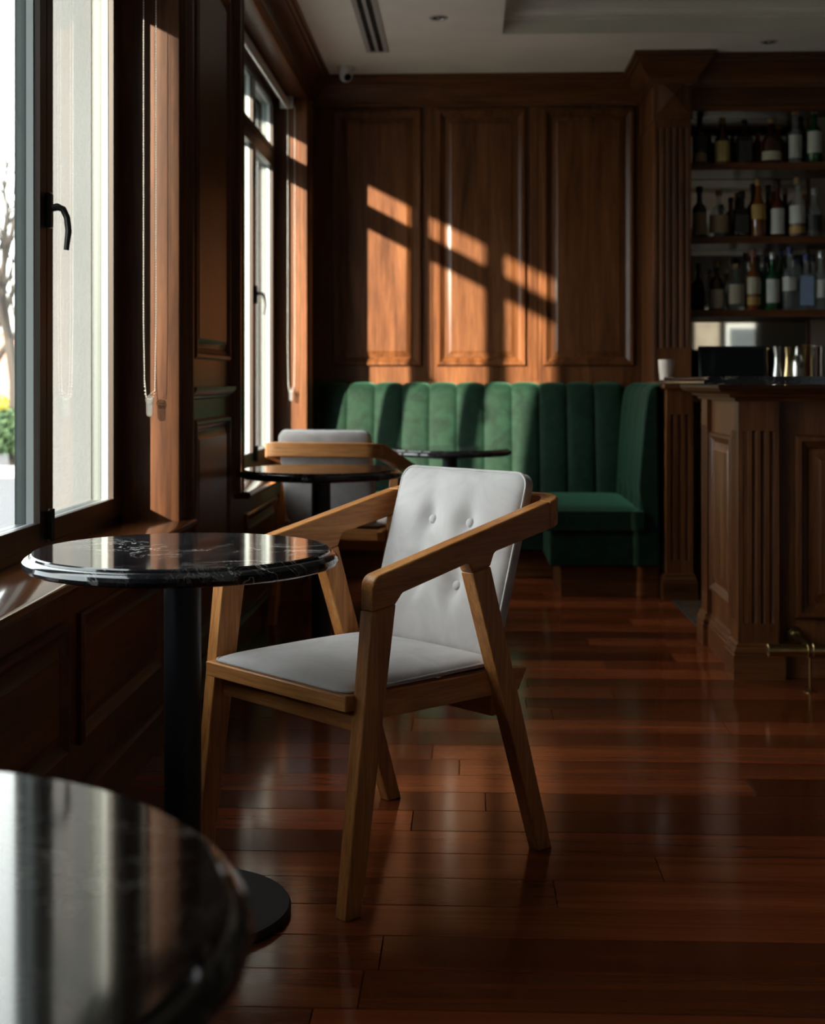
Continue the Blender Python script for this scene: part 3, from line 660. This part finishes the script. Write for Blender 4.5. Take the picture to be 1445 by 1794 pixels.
def armchair(loc, rz, label):
    c = tag(empty('armchair', loc, rz), label, 'armchair', 'oak armchairs with grey cushions')
    XO_, XI_ = .285, .245
    for s in (-1, 1):
        x0, x1 = sorted((s*XO_, s*XI_))
        # legs (y, z) outlines
        def leg(y_top0, y_top1, zt0, zt1, y_b0, y_b1):
            m = MB(); m.prism([(y_top0, zt0), (y_top1, zt1), (y_b1, 0), (y_b0, 0)], 'x', x0, x1)
            m.v = [(p[0] if p[2] > .3 else (p[0]-s*.006 if abs(p[0]) > .26 else p[0]), p[1], p[2]) for p in m.v]
            return m.build('leg', 'oak_z', c, .003)
        leg(.262, .196, .628, .638, .332, .288); leg(-.040, -.098, .680, .690, -.272, -.318)
        # armrest with the leg stubs grown out of it
        poly = [(.262, .628), (.262, .700), (-.305, .8245), (-.305, .7585), (-.112, .7215), (-.098, .690), (-.040, .680), (-.028, .704), (.175, .660), (.196, .638)]
        rad = [0, .028, 0, 0, .016, 0, 0, .014, .012, 0]
        MB().prism(rounded(poly, rad), 'x', x0, x1).build('armrest', 'oak_y', c, .005, segs=3)
    # bent back rail: plan path from arm to arm round the corners
    pth = [(-.265, -.305)]+[(-.265+.055-.055*cos(a), -.305-.055*sin(a)) for a in [pi/2*k/8 for k in range(1, 9)]]+[(.265-.055+.055*sin(a), -.305-.055*cos(a)) for a in [pi/2*k/8 for k in range(0, 9)]]
    rows = []
    for i, p in enumerate(pth):
        q0, q1 = pth[max(i-1, 0)], pth[min(i+1, len(pth)-1)]; d = Vector((q1[0]-q0[0], q1[1]-q0[1])).normalized(); nn = Vector((-d.y, d.x))
        if i in (0, len(pth)-1): nn = Vector((1 if i == 0 else -1, 0))
        zt = .8245+.22*(-.305-p[1]); zb = zt-.066
        rows.append([(p[0]+nn.x*a, p[1]+nn.y*a, z) for a, z in ((-.02, zb), (.02, zb), (.02, zt), (-.02, zt), (-.02, zb))])
    m = MB().grid(rows); m.f += [(0, 1, 2, 3)]; e = 5*(len(rows)-1); m.f += [(e+3, e+2, e+1, e)]
    m.build('back_rail', 'oak_x', c, .005, segs=3)
    # seat frame
    MB().box(-.25, .25, .215, .308, .420, .454).build('front_rail', 'oak_x', c, .003)
    MB().box(-.246, .246, .225, .262, .368, .402).build('front_stretcher', 'oak_x', c, .003)
    for s in (-1, 1):
        x0, x1 = sorted((s*.250, s*.222))
        MB().prism([(.22, .392), (.22, .450), (-.20, .440), (-.262, .432), (-.232, .382)], 'x', x0, x1).build('side_rail', 'oak_y', c, .003)
    MB().box(-.222, .222, -.225, -.190, .385, .436).build('rear_rail', 'oak_x', c, .003)
    MB().prism([(-.30, .350), (-.16, .350), (-.16, .385), (-.24, .385)], 'x', -.246, .246).build('rear_stretcher', 'oak_x', c, .003) if False else MB().box(-.246, .246, -.172, -.142, .335, .388).build('rear_stretcher', 'oak_x', c, .003)
    # seat pad
    def sf_(u, v):
        a, b = rc_map(-.240+.48*u, -.241+.482*v, .240, .241, .03); return a, b+.056
    def edge(u, v, p=8): return (max(0, 1-abs(2*u-1)**p)**.5)*(max(0, 1-abs(2*v-1)**p)**.5)
    def st_(u, v):
        x, y = sf_(u, v); return (x, y, .458+.014*edge(u, v)+.016*(1-(2*u-1)**2)*(1-(2*v-1)**2))
    def sb_(u, v):
        x, y = sf_(u, v); return (x, y, .452)
    mb, ring = soft_pad(0, 0, 28, 28, st_, sb_); seat = mb.build('seat_cushion', 'grey_suede', c, ang=60)
    MB().tube([(*p[:2], p[2]) for p in ring]+[ring[0]], .0032, 6, caps=False).build('piping', 'grey_suede', seat)
    # back pad: tilted, four buttons
    BT = [(sx*.065+.0, vz) for sx in (-1, 1) for vz in (.35, .70)]
    hw_ = .215; H0, H1 = .466, .892
    def face(u, v):
        a_, b_ = rc_map(-hw_+2*hw_*u, (H1-H0)*(v-.5), hw_, (H1-H0)/2, .035)
        x = a_-.01; z = (H0+H1)/2+b_; y = -.143-.31*(z-.455)
        return x, y, z
    ny, nz = .955, .296
    def fr_(u, v):
        x, y, z = face(u, v); b = .018*edge(u, v, 6)+.016*(1-(2*u-1)**2)*(1-(2*v-1)**2)
        for bx, bv in BT:
            dx = x+.01-bx; dz = (v-bv)*(H1-H0); r2 = dx*dx+dz*dz
            b -= .019*math.exp(-r2/(2*.023**2)) + .008*math.exp(-(dx*dx/(2*.016**2)+dz*dz/(2*.055**2)))
        b -= .004*math.exp(-((x+.01)**2)/(2*.03**2))*sin(pi*v)
        return (x, y-.016+b*ny, z-.004+b*nz)
    def bk_(u, v):
        x, y, z = face(u, v); b = -.030-.020*edge(u, v, 4); return (x, y-.016+b*ny*.9, z-.004+b*nz*.5)
    mb, ring = soft_pad(0, 0, 44, 44, fr_, bk_); back = mb.build('back_cushion', 'grey_suede', c, ang=60)
    MB().tube([*ring, ring[0]], .0036, 6, caps=False).build('piping', 'grey_suede', back)
    for bx, bv in BT:
        u = (bx+hw_)/(2*hw_); p = Vector(fr_(u, bv)); q = MB().lathe([(0, -.004), (.011, -.003), (.0125, .001), (.0105, .005), (.006, .0075), (0, .008)], (0,0,0), 16)
        nrm = Vector((0, ny, nz)).normalized(); rot = nrm.to_track_quat('Z', 'Y').to_matrix()
        q.v = [tuple(rot @ Vector(k)+p+nrm*.002) for k in q.v]; q.build('button', 'grey_suede', back)
    return c
armchair((-.219, 3.174, 0), radians(136.1), 'oak armchair with buttoned pale grey back cushion, facing the window')
armchair((-.573, 6.33, 0), radians(-12), 'oak armchair seen from behind, at the far table by the banquette')

# ================================================================== SMALL THINGS
# ---- roller blinds with bead chains
def blind(y0, y1, label):
    b = tag(empty('roller_blind', (-1.04, (y0+y1)/2, 2.70)), label, 'blind', 'rolled-up window blinds')
    def bp_(o): o.parent = b; o.location = -Vector(b.location); return o
    bp_(MB().tube([(-1.04, y0+.03, 2.715), (-1.04, y1-.03, 2.715)], .021, 16).build('rolled_fabric', 'blind_white'))
    bp_(MB().box(-1.035, -1.022, y0+.03, y1-.03, 2.672, 2.694).build('bottom_bar', 'blind_white', None, .004))
    for y in (y0+.01, y1-.01): bp_(MB().box(-1.075, -1.0, y-.01, y+.01, 2.68, 2.75).build('bracket', 'blind_white', None, .006))
    yc = y1-.012; xa, xb, zb = -1.030, -.990, 1.035; mid = (xa+xb)/2
    pts = []; z = 2.70
    while z > zb+.05: pts.append((xa+(.004 if z < 1.3 else 0)*(1.3-z)*4, yc, z)); z -= .0085
    for k in range(9): a = pi+pi*k/8; pts.append((mid+(xb-xa)/2*.8*cos(a), yc, zb+.045+.028*sin(a)))
    z = zb+.05
    while z < 2.70: pts.append((xb-(.004 if z < 1.3 else 0)*(1.3-z)*4, yc, z)); z += .0085
    m = MB()
    for p in pts:
        r = .0026; m.add([(p[0]+r, p[1], p[2]), (p[0]-r, p[1], p[2]), (p[0], p[1]+r, p[2]), (p[0], p[1]-r, p[2]), (p[0], p[1], p[2]+r), (p[0], p[1], p[2]-r)], [(0,2,4),(2,1,4),(1,3,4),(3,0,4),(2,0,5),(1,2,5),(3,1,5),(0,3,5)])
    m.tube(pts[::6]+[pts[-1]], .0009, 4)
    bp_(m.build('bead_chain', 'chain_plastic'))
    wt = bp_(MB().prism(rounded([(mid-.010, zb-.038), (mid+.010, zb-.038), (mid+.011, zb+.012), (mid-.011, zb+.012)], [.009, .009, .006, .006]), 'y', yc-.006, yc+.006).build('chain_weight', 'chain_clear', None, .003))
    bp_(yl([(0, -.009), (.012, -.008), (.015, 0), (.012, .008), (0, .009)], mid, yc, zb+.016, 16).build('chain_pulley', 'chain_clear'))
blind(2.12, 4.25, 'rolled white blind with hanging bead chain at the near window'); blind(5.56, 7.69, 'rolled white blind with hanging bead chain at the far window')

# ---- ceiling fittings
sc_ = at(606, 124, Y=7.92)
k = tag(empty('security_camera', (sc_.x, 7.92, ZC)), 'small white dome security camera on the ceiling above the wall corner', 'camera')
MB().lathe([(0, 0), (.052, 0), (.052, -.012), (.046, -.018), (0, -.018)], seg=28).build('base', 'camera_white', k)
MB().lathe([(.040, -.016), (.040, -.045), (.038, -.06), (.030, -.078), (.016, -.088), (0, -.091)], seg=28).build('housing', 'camera_white', k)
q = MB().lathe([(0, .004), (.018, .004), (.022, 0), (0, 0)], seg=20); rt = Vector((.35, -.8, -.45)).normalized(); R_ = rt.to_track_quat('Z', 'Y').to_matrix()
q.v = [tuple(R_ @ Vector(p)+Vector((0, 0, -.05))+rt*.037) for p in q.v]; q.build('lens', 'dark_lens', k)
for (px, py, lb) in ((768, 31, 'small recessed ceiling spotlight, switched off, beside the air vent'), (1347, 73, 'small recessed ceiling spotlight, switched off, above the bar')):
    p = at(px, py, Z=ZC); k = tag(empty('ceiling_spotlight', (p.x, p.y, ZC)), lb, 'spotlight', 'recessed ceiling spotlights')
    MB().lathe([(.030, .004), (.034, -.004), (.044, -.005), (.048, -.001), (.048, 0)], seg=32).build('ring', 'vent_white', k)
    MB().lathe([(0, -.001), (.030, -.001), (.032, -.003)], seg=24).build('reflector', 'steel', k)
    MB().lathe([(0, -.004), (.011, -.004), (.012, -.001)], seg=16).build('bulb', 'spacer', k)
va = at(642, 90.6, Z=ZC); vb = at(681, 90.6, Z=ZC)
k = tag(empty('air_vent', ((va.x+vb.x)/2, 6.4, ZC)), 'long white linear air vent with two dark slots in the ceiling', 'vent')
vw = (vb.x-va.x)/2; y0, y1 = -1.4, va.y-6.4
for a, b in ((-vw, -.036), (-.010, .010), (.036, vw)): MB().box(a, b, y0, y1-.02, -.006, 0).build('frame_strip', 'vent_white', k, .001)
MB().box(-vw, vw, y1-.02, y1, -.006, 0).build('frame_end', 'vent_white', k, .001); MB().box(-vw, vw, y0-.02, y0, -.006, 0).build('frame_end', 'vent_white', k, .001)
for a in (-.023, .023):
    MB().box(a-.013, a+.013, y0, y1-.02, -.001, -.0005).build('slot', 'slot_black', k)
    for yy in (y1-.35, y1-.9): MB().box(a-.013, a+.013, yy-.008, yy+.008, -.004, -.001).build('slot_clip', 'slot_black', k)

# ---- bottles
def bottle(px, base_z, top_y, wpx, Y, glass, label=None, cap='cap_black', lz=(.12, .5), shape='round', text='', liquid=None, neck=.33, lab2=None):
    p = at(px, 500, Y=Y); top = at(px, top_y, Y=Y).z; h = max(top-base_z, .17); R = wpx/2*Y/F
    b = tag(empty('bottle', (p.x, Y, base_z), random.uniform(-.3, .3) if shape == 'round' else random.uniform(-.12, .12)), text, 'bottle', 'bottles on the back bar shelves')
    hs = h*(1-neck); rn = min(R*.36, .015)
    sh = {'round': [(0, 0), (R*.92, 0), (R, .006), (R, hs*.80), (R*.94, hs*.86), (R*.75, hs*.93), (R*.48, hs*.99), (rn, hs*1.06), (rn, h*.93)],
          'squat': [(0, 0), (R*.85, 0), (R*.97, .012), (R, hs*.45), (R*.95, hs*.65), (R*.8, hs*.82), (R*.55, hs*.94), (rn, hs*1.04), (rn, h*.9)],
          'square': [(0, 0), (R*.95, 0), (R, .005), (R, hs*.85), (R*.85, hs*.93), (rn*1.4, hs*.99), (rn, hs*1.05), (rn, h*.92)],
          'sloped': [(0, 0), (R*.95, 0), (R, .006), (R, hs*.62), (R*.9, hs*.78), (R*.6, hs*.95), (rn*1.2, hs*1.1), (rn, h*.93)]}[shape]
    seg = 24
    m = MB().lathe(sh+[(0, sh[-1][1])], seg=4 if shape == 'square' else seg)
    if shape == 'square':
        m = MB(); s2 = []
        for r, z in sh: s2.append((r, z))
        n = 16
        def ringsq(r, z, k):
            e = max(0, min(1, (r-rn)/(R-rn+1e-6)))
            pw = 2+6*e; out = []
            for i in range(n):
                a = 2*pi*i/n+pi/n; ca, sa = cos(a), sin(a); q = (abs(ca)**pw+abs(sa)**pw)**(-1/pw); out.append((r*q*ca*.95, r*q*sa*.8, z))
            return out
        rows = [ringsq(r, z, 0) for r, z in sh[1:]]
        for rw in rows: m.v += rw
        for i in range(len(rows)-1):
            for kk in range(n): m.f.append((i*n+kk, i*n+(kk+1) % n, (i+1)*n+(kk+1) % n, (i+1)*n+kk))
        m.f.append(tuple(range(n))); e = (len(rows)-1)*n; m.f.append(tuple(e+kk for kk in range(n)))
    body = m.build('glass', glass, b, ang=50)
    MB().lathe([(0, h*.88), (rn*1.25, h*.88), (rn*1.25, h*.985), (rn*1.1, h), (0, h)], seg=14).build('cap', cap, b)
    if liquid and shape != 'square':
        lv = hs*.72; pr = [(0, .004), (R*.9, .005), (R*.95, .01)]+[(r*.95, z) for r, z in sh[3:] if z < lv]
        pr += [(pr[-1][0], lv), (0, lv)]
        MB().lathe(pr, seg=20).build('liquid', liquid, b)
    def lab(mat, z0, z1, name='label'):
        g = MB(); rr = R*1.012; n = 10
        if shape == 'square': g.box(-R*.8, R*.8, -R*.8-.0012, -R*.8+.004, z0, z1)
        else:
            g.grid([[(rr*cos(a), rr*sin(a), z) for a in [-pi/2-1.25+2.5*i/n for i in range(n+1)]] for z in (z0, z1)])
            for i in range(n): pass
        g.build(name, mat, b)
    if label: lab(label, h*lz[0], h*lz[1])
    if lab2: lab(lab2[0], h*lab2[1], h*lab2[2], 'label_band')
    return b
YF, YK = 7.87, 8.02
T = SH[0]; Mi = SH[1]; Bo = SH[2]
S = 'on the top shelf'; S2 = 'on the middle shelf'; S3 = 'on the lowest shelf'
bottle(1226, T, 194, 25, YF, 'bottle_dark', 'label_tan', 'cap_black', (.03, .2), text='tall dark bottle with small tan label beside the pilaster '+S, lab2=('label_black', .25, .5))
bottle(1265, T, 207, 28, YF, 'bottle_brown', 'label_yellow', 'cap_gold', (.04, .48), 'sloped', text='brown bottle with large yellow label '+S)
bottle(1303, T, 210, 29, YF, 'bottle_dark', 'label_black', 'cap_black', (.05, .5), 'square', text='square dark bottle with black label '+S)
bottle(1350, T, 207, 35, YF, 'bottle_brown', 'label_cream', 'cork', (.06, .25), 'squat', text='wide amber decanter bottle with low cream label '+S)
bottle(1392, T, 192, 24, YF, 'bottle_clear', 'label_white', 'cork', (.1, .52), text='clear bottle with white label and cork '+S)
bottle(1426, T, 188, 26, YF, 'bottle_green', 'label_white', 'cap_silver', (.18, .56), text='tall green wine bottle with white label '+S)
bottle(1243, T, 228, 20, YK, 'bottle_dark', None, 'cap_black', text='dark bottle behind, between the tan and yellow labels '+S)
bottle(1283, T, 232, 22, YK, 'bottle_dark', 'label_black', 'cap_black', text='dark bottle behind, right of the yellow label '+S)
bottle(1327, T, 225, 24, YK, 'bottle_amber', None, 'cap_black', text='small amber bottle behind the square dark one '+S)
bottle(1364, T, 218, 24, YK, 'bottle_amber', None, 'cork', text='amber bottle behind the wide decanter '+S)
bottle(1403, T, 205, 22, YK, 'bottle_dark', None, 'cap_black', text='dark bottle behind the white-labelled clear one '+S)
bottle(1225, Mi, 327, 25, YF, 'bottle_dark', 'label_tan', 'cap_black', (.05, .48), text='dark bottle with tan label beside the pilaster '+S2)
bottle(1259, Mi, 333, 34, YF, 'bottle_clear', 'label_tan', 'cork', (.08, .46), 'squat', text='wide clear bottle with tan label and cork '+S2)
bottle(1297, Mi, 337, 28, YF, 'bottle_dark', 'label_black', 'cap_black', (.1, .5), 'square', text='square dark bottle without pale label '+S2)
bottle(1328, Mi, 313, 26, YF, 'bottle_amber', 'label_gold', 'cap_gold', (.3, .55), 'sloped', text='tall amber bottle with slanting gold label '+S2)
bottle(1362, Mi, 316, 24, YF, 'bottle_red', 'label_white', 'cap_black', (.05, .5), text='deep red bottle with tall white label '+S2)
bottle(1396, Mi, 310, 28, YF, 'bottle_clear', 'label_white', 'cork', (.22, .52), text='clear bottle with white label above a gold band '+S2, lab2=('label_gold', .06, .17), liquid='bottle_amber')
bottle(1426, Mi, 330, 26, YF, 'bottle_clear', 'label_black', 'cap_silver', (.12, .45), text='clear bottle with dark label at the right '+S2)
bottle(1280, Mi, 346, 22, YK, 'bottle_amber', None, 'cap_black', text='amber bottle behind the square dark one '+S2)
bottle(1319, Mi, 322, 22, YK, 'bottle_dark', None, 'cap_black', text='dark bottle behind the gold-labelled amber one '+S2)
bottle(1345, Mi, 325, 22, YK, 'bottle_dark', None, 'cap_black', text='dark bottle behind the red one '+S2)
bottle(1375, Mi, 330, 22, YK, 'bottle_dark', None, 'cork', text='dark corked bottle behind, between two white labels '+S2)
bottle(1410, Mi, 340, 22, YK, 'bottle_red', None, 'cap_red', text='reddish bottle behind, near the right '+S2)
bottle(1223, Bo, 462, 19, YK, 'bottle_dark', 'label_black', 'cap_black', text='nearly black bottle beside the pilaster '+S3)
bottle(1255, Bo, 458, 24, YF, 'bottle_brown', 'label_cream', 'cap_gold', (.03, .42), text='brown bottle with square cream label '+S3)
bottle(1288, Bo, 462, 28, YF, 'bottle_clear', 'label_cream', 'cork', (.13, .55), text='squat clear bottle with cream label and cork '+S3)
bottle(1319, Bo, 437, 24, YF, 'bottle_amber', 'label_cream', 'cap_red', (.26, .54), text='amber bottle with cream label over gold band '+S3, lab2=('label_gold', .08, .21))
bottle(1353, Bo, 442, 24, YF, 'bottle_green', 'label_white', 'cap_silver', (.12, .53), text='bright green bottle with white label '+S3)
bottle(1383, Bo, 433, 27, YF, 'bottle_clear', 'label_white', 'cap_blue', (.3, .52), text='clear bottle with white label and blue cap '+S3)
bottle(1412, Bo, 445, 28, YF, 'bottle_clear', 'label_blue', 'cap_blue', (.08, .6), 'square', text='square clear bottle with pale blue label '+S3)
bottle(1438, Bo, 439, 24, YF, 'bottle_clear', 'label_white', 'cap_silver', (.2, .5), text='clear bottle with white label at the far right '+S3)
bottle(1243, Bo, 472, 16, YK, 'bottle_clear', None, 'cap_silver', text='small clear bottle behind the brown one '+S3)
bottle(1272, Bo, 470, 20, YK, 'bottle_clear', None, 'cap_silver', text='clear bottle behind, left of the cream-labelled squat one '+S3)
bottle(1306, Bo, 443, 20, YK, 'bottle_clear', None, 'cap_red', text='clear bottle with red cap behind the amber one '+S3)
bottle(1336, Bo, 456, 20, YK, 'bottle_green', None, 'cap_silver', text='green bottle behind, left of the bright green one '+S3)
bottle(1368, Bo, 438, 20, YK, 'bottle_green', None, 'cap_blue', text='green bottle with blue cap behind the white labels '+S3)
bottle(1398, Bo, 452, 20, YK, 'bottle_clear', None, 'cap_blue', text='clear bottle with blue cap behind the square one '+S3)
bottle(1424, Bo, 447, 20, YK, 'bottle_clear', None, 'cap_black', text='clear bottle with black cap behind, near the right '+S3)

# ---- till screen, shakers, jug behind the bar; candle on the post
p = at(1283, 600, Y=7.72)
k = tag(empty('till_screen', (p.x, 7.72, .96), .0), 'black till touchscreen standing behind the bar', 'screen')
hwid = 58*7.7/F; a = radians(14)
m = MB().box(-hwid, hwid, -.012, .012, -.15, .15); m.v = [(x, y*cos(a)+z*sin(a)*1.0, .205+z*cos(a)-y*sin(a)) for x, y, z in m.v]; m.build('housing', 'plastic_black', k, .006)
m = MB().box(-hwid+.012, hwid-.012, -.0135, -.012, -.138, .138); m.v = [(x, y*cos(a)+z*sin(a), .205+z*cos(a)-y*sin(a)) for x, y, z in m.v]; m.build('display', 'screen_black', k)
MB().box(-.09, .09, -.02, .14, 0, .012).build('foot', 'plastic_black', k, .004); MB().prism([(.02, .01), (.09, .01), (.06, .22), (.03, .22)], 'x', -.04, .04).build('stand', 'plastic_black', k, .004)
def shaker(px, topy, wpx, Y, mat, lb, kind):
    p = at(px, topy, Y=Y); h = p.z-.96; R = wpx/2*Y/F
    k = tag(empty('cocktail_shaker', (p.x, Y, .96)), lb, 'shaker', 'metal bar shakers behind the bar')
    if kind == 'tin':
        MB().lathe([(0, 0), (R*.72, 0), (R*.75, .004), (R, h-.006), (R*1.04, h-.003), (R*1.02, h), (R*.97, h-.004), (R*.70, .01), (0, .01)], seg=28).build('cup', mat, k)
    elif kind == 'cobbler':
        MB().lathe([(0, 0), (R*.75, 0), (R*.8, .004), (R, h*.62), (R*.97, h*.66), (0, h*.66)], seg=28).build('cup', mat, k)
        MB().lathe([(R*.98, h*.65), (R*.92, h*.74), (R*.6, h*.84), (R*.42, h*.86), (0, h*.86)], seg=28).build('strainer_lid', mat, k)
        MB().lathe([(R*.44, h*.855), (R*.42, h*.93), (R*.3, h*.985), (0, h)], seg=20).build('cap', mat, k)
    else:
        MB().lathe([(0, 0), (R*.9, 0), (R, h*.18), (R*.9, h*.4), (R*.45, h*.72), (R*.42, h*.85), (R*.62, h), (R*.58, h), (R*.38, h*.85), (0, h*.8)], seg=28).build('body', mat, k)
shaker(1361, 607, 22, 7.635, 'steel', 'leftmost slim steel carafe behind the bar, beside the till', 'jug')
shaker(1380, 608, 24, 7.74, 'gold_steel', 'brass coloured carafe standing between the steel shakers', 'jug')
shaker(1397, 606, 22, 7.635, 'steel', 'narrow steel cobbler shaker right of the brass carafe', 'cobbler')
shaker(1414, 604, 24, 7.74, 'gold_steel', 'tall golden mixing tin, brightest of the shakers', 'tin')
shaker(1432, 606, 21, 7.635, 'steel', 'rightmost dark steel mixing tin behind the bar', 'tin')
p = at(1345, 632, Y=7.76)
k = tag(empty('ice_scoop', (p.x-.02, 7.76, .96)), 'small pale metal scoop lying up against the carafes behind the bar', 'scoop')
MB().prism(rounded([(-.035, .135), (.03, .115), (.045, .155), (-.03, .165)], [.01, .01, .008, .008]), 'y', -.02, .02).build('bowl', 'steel', k, .004)
MB().tube([(.04, 0, .14), (.055, 0, .07), (.055, 0, .0)], .006, 8).build('handle', 'steel', k)
p = at(1167, 662, Y=6.93)
k = tag(empty('candle_holder', (p.x+.0, 6.93, 1.108)), 'small frosted mottled glass candle holder on the wooden post', 'candle holder')
cz = at(1167, 630, Y=6.93).z-1.108
MB().lathe([(0, 0), (.030, 0), (.032, .004), (.038, cz*.5), (.041, cz), (.037, cz), (.034, cz*.5), (.028, .012), (0, .012)], seg=28).build('glass', 'candle_glass', k)
MB().lathe([(0, .0125), (.027, .0125), (.031, cz*.45), (0, cz*.45)], seg=24).build('wax', 'spacer', k)

# ================================================================== OUTSIDE
hb = tag(empty('street_building', (4.5, -12, -.5)), 'pale tan building across the street behind the rear window', 'building')
MB().box(-9, 9, -4, 0, 0, 8).build('wall', 'tan_wall', hb)
for i in range(6):
    for z in (1.2, 4.4):
        wd = MB().box(-7.6+3*i-.5, -7.6+3*i+.5, -.02, .06, z, z+1.6).build('window', 'kerb_stone', hb); MB().box(-7.6+3*i-.42, -7.6+3*i+.42, .05, .08, z+.08, z+1.52).build('pane', 'car_glass', wd)
gr = struct(box('lawn', 'lawn', None, -60, -1.38, -30, 90, -.62, -.5), 'lawn outside the windows')
rd = struct(MB().box(-60, -1.45, 3, 30, -.5, -.49).build('street', 'asphalt'), 'grey street outside the windows')
MB().box(-60, -1.6, 22, 23.0, -.49, -.36).build('kerb', 'kerb_stone', rd)
def bare_tree(loc, h, seed, label):
    rnd = random.Random(seed); t = tag(empty('bare_tree', loc), label, 'tree', 'bare trees across the street'); tr, br = MB(), MB()
    def grow(p, d, l, r, lev):
        pts = [p]; q = p; dd = d
        for i in range(4):
            dd = (dd+Vector((rnd.uniform(-.16, .16), rnd.uniform(-.16, .16), rnd.uniform(-.04, .12)))).normalized(); q = q+dd*(l/4); pts.append(q)
        (tr if lev == 0 else br).tube(pts, [r*(1-.13*i) for i in range(5)], 7 if lev < 2 else 4, caps=False)
        if lev < 5:
            for k_ in range(3 if lev < 4 else 2):
                s_ = pts[rnd.randint(2, 4)]; nd = (dd+Vector((rnd.uniform(-.9, .9), rnd.uniform(-.9, .9), rnd.uniform(-.1, .6)))).normalized(); grow(s_, nd, l*rnd.uniform(.55, .75), r*.5, lev+1)
    grow(Vector((0, 0, 0)), Vector((0, 0, 1)), h*.36, h*.018, 0)
    tr.build('trunk', 'bark', t); br.build('branches', 'bark', t)
bare_tree((-8.6, 25.5, -.5), 9, 3, 'nearest bare tree beyond the street, outside the near window')
bare_tree((-10.8, 30, -.5), 10, 8, 'second bare tree outside, farther along the lawn')
bare_tree((-13.5, 33, -.5), 9.5, 12, 'bare tree farthest left outside the near window')
hd = empty('hedge_shrub', (-8.4, 24.4, -.5)); tag(hd, 'dark green rounded shrub on the lawn outside the near window', 'shrub')
def leafball(o, mat, rx, ry, rz, n, s, seed):
    rnd = random.Random(seed); m = MB()
    for i in range(n):
        a, b = rnd.uniform(0, 2*pi), rnd.uniform(-.3, 1); q = sqrt(max(0, 1-b*b)); rr = rnd.uniform(.75, 1.0)
        c_ = Vector((rx*q*cos(a)*rr, ry*q*sin(a)*rr, rz*(b*.5+.5)*rr)); u = Vector((rnd.gauss(0, 1), rnd.gauss(0, 1), rnd.gauss(0, 1))).normalized(); v_ = u.orthogonal().normalized()
        m.add([c_+u*s, c_+v_*s*.6, c_-u*s, c_-v_*s*.6], [(0, 1, 2, 3)])
    l = m.build('foliage', mat, o, smooth=False); l['kind'] = 'stuff'
leafball(hd, 'leaf_green', 1.0, .8, 1.1, 2600, .07, 1); MB().tube([(0, 0, 0), (0, 0, .7)], .04, 6).build('stem', 'bark', hd)
yd = empty('forsythia_shrub', (-10.2, 27.5, -.5)); tag(yd, 'yellow flowering shrub below the bare trees outside', 'shrub')
leafball(yd, 'leaf_yellow', .9, .8, 1.5, 2000, .06, 2); MB().tube([(0, 0, 0), (0, 0, .9)], .04, 6).build('stem', 'bark', yd)
# far brick house
ho = tag(empty('brick_house', (-34.5, 98, -.5)), 'pinkish brick house far behind the bare trees', 'house')
MB().box(-7, 7, 0, 8, 0, 5.2).build('wall', 'brick_far', ho)
MB().prism([(-.4, 5.2), (8.4, 5.2), (4, 7.4)], 'x', -7.4, 7.4).build('roof', 'kerb_stone', ho)
for i in range(5):
    for z in (.9, 3.3):
        wd = MB().box(-6+2.6*i-.55, -6+2.6*i+.55, -.06, .02, z, z+1.4).build('window', 'spacer', ho)
        MB().box(-6+2.6*i-.46, -6+2.6*i+.46, -.08, -.05, z+.08, z+1.32).build('pane', 'car_glass', wd)
# parked car
car = tag(empty('parked_car', (-13.4, 26.2, -.49), radians(80)), 'white parked car beside the shrub across the street', 'car')
MB().prism(rounded([(-2.1, .28), (2.1, .28), (2.15, .75), (1.25, .92), (.6, 1.42), (-1.1, 1.45), (-1.75, .98), (-2.15, .85)], [.1, .1, .15, .1, .15, .15, .1, .1]), 'y', -.85, .85).build('body', 'car_white', car, .05)
MB().prism([(.55, 1.36), (1.12, .95), (-1.6, .99), (-1.05, 1.38)], 'y', -.86, .86).build('side_window', 'car_glass', car)
for x in (-1.3, 1.3):
    for y in (-.86, .70): yl([(0, 0), (.31, 0), (.33, .03), (.33, .13), (.31, .16), (0, .16)], x, y, .33, 24).build('wheel', 'tyre', car)
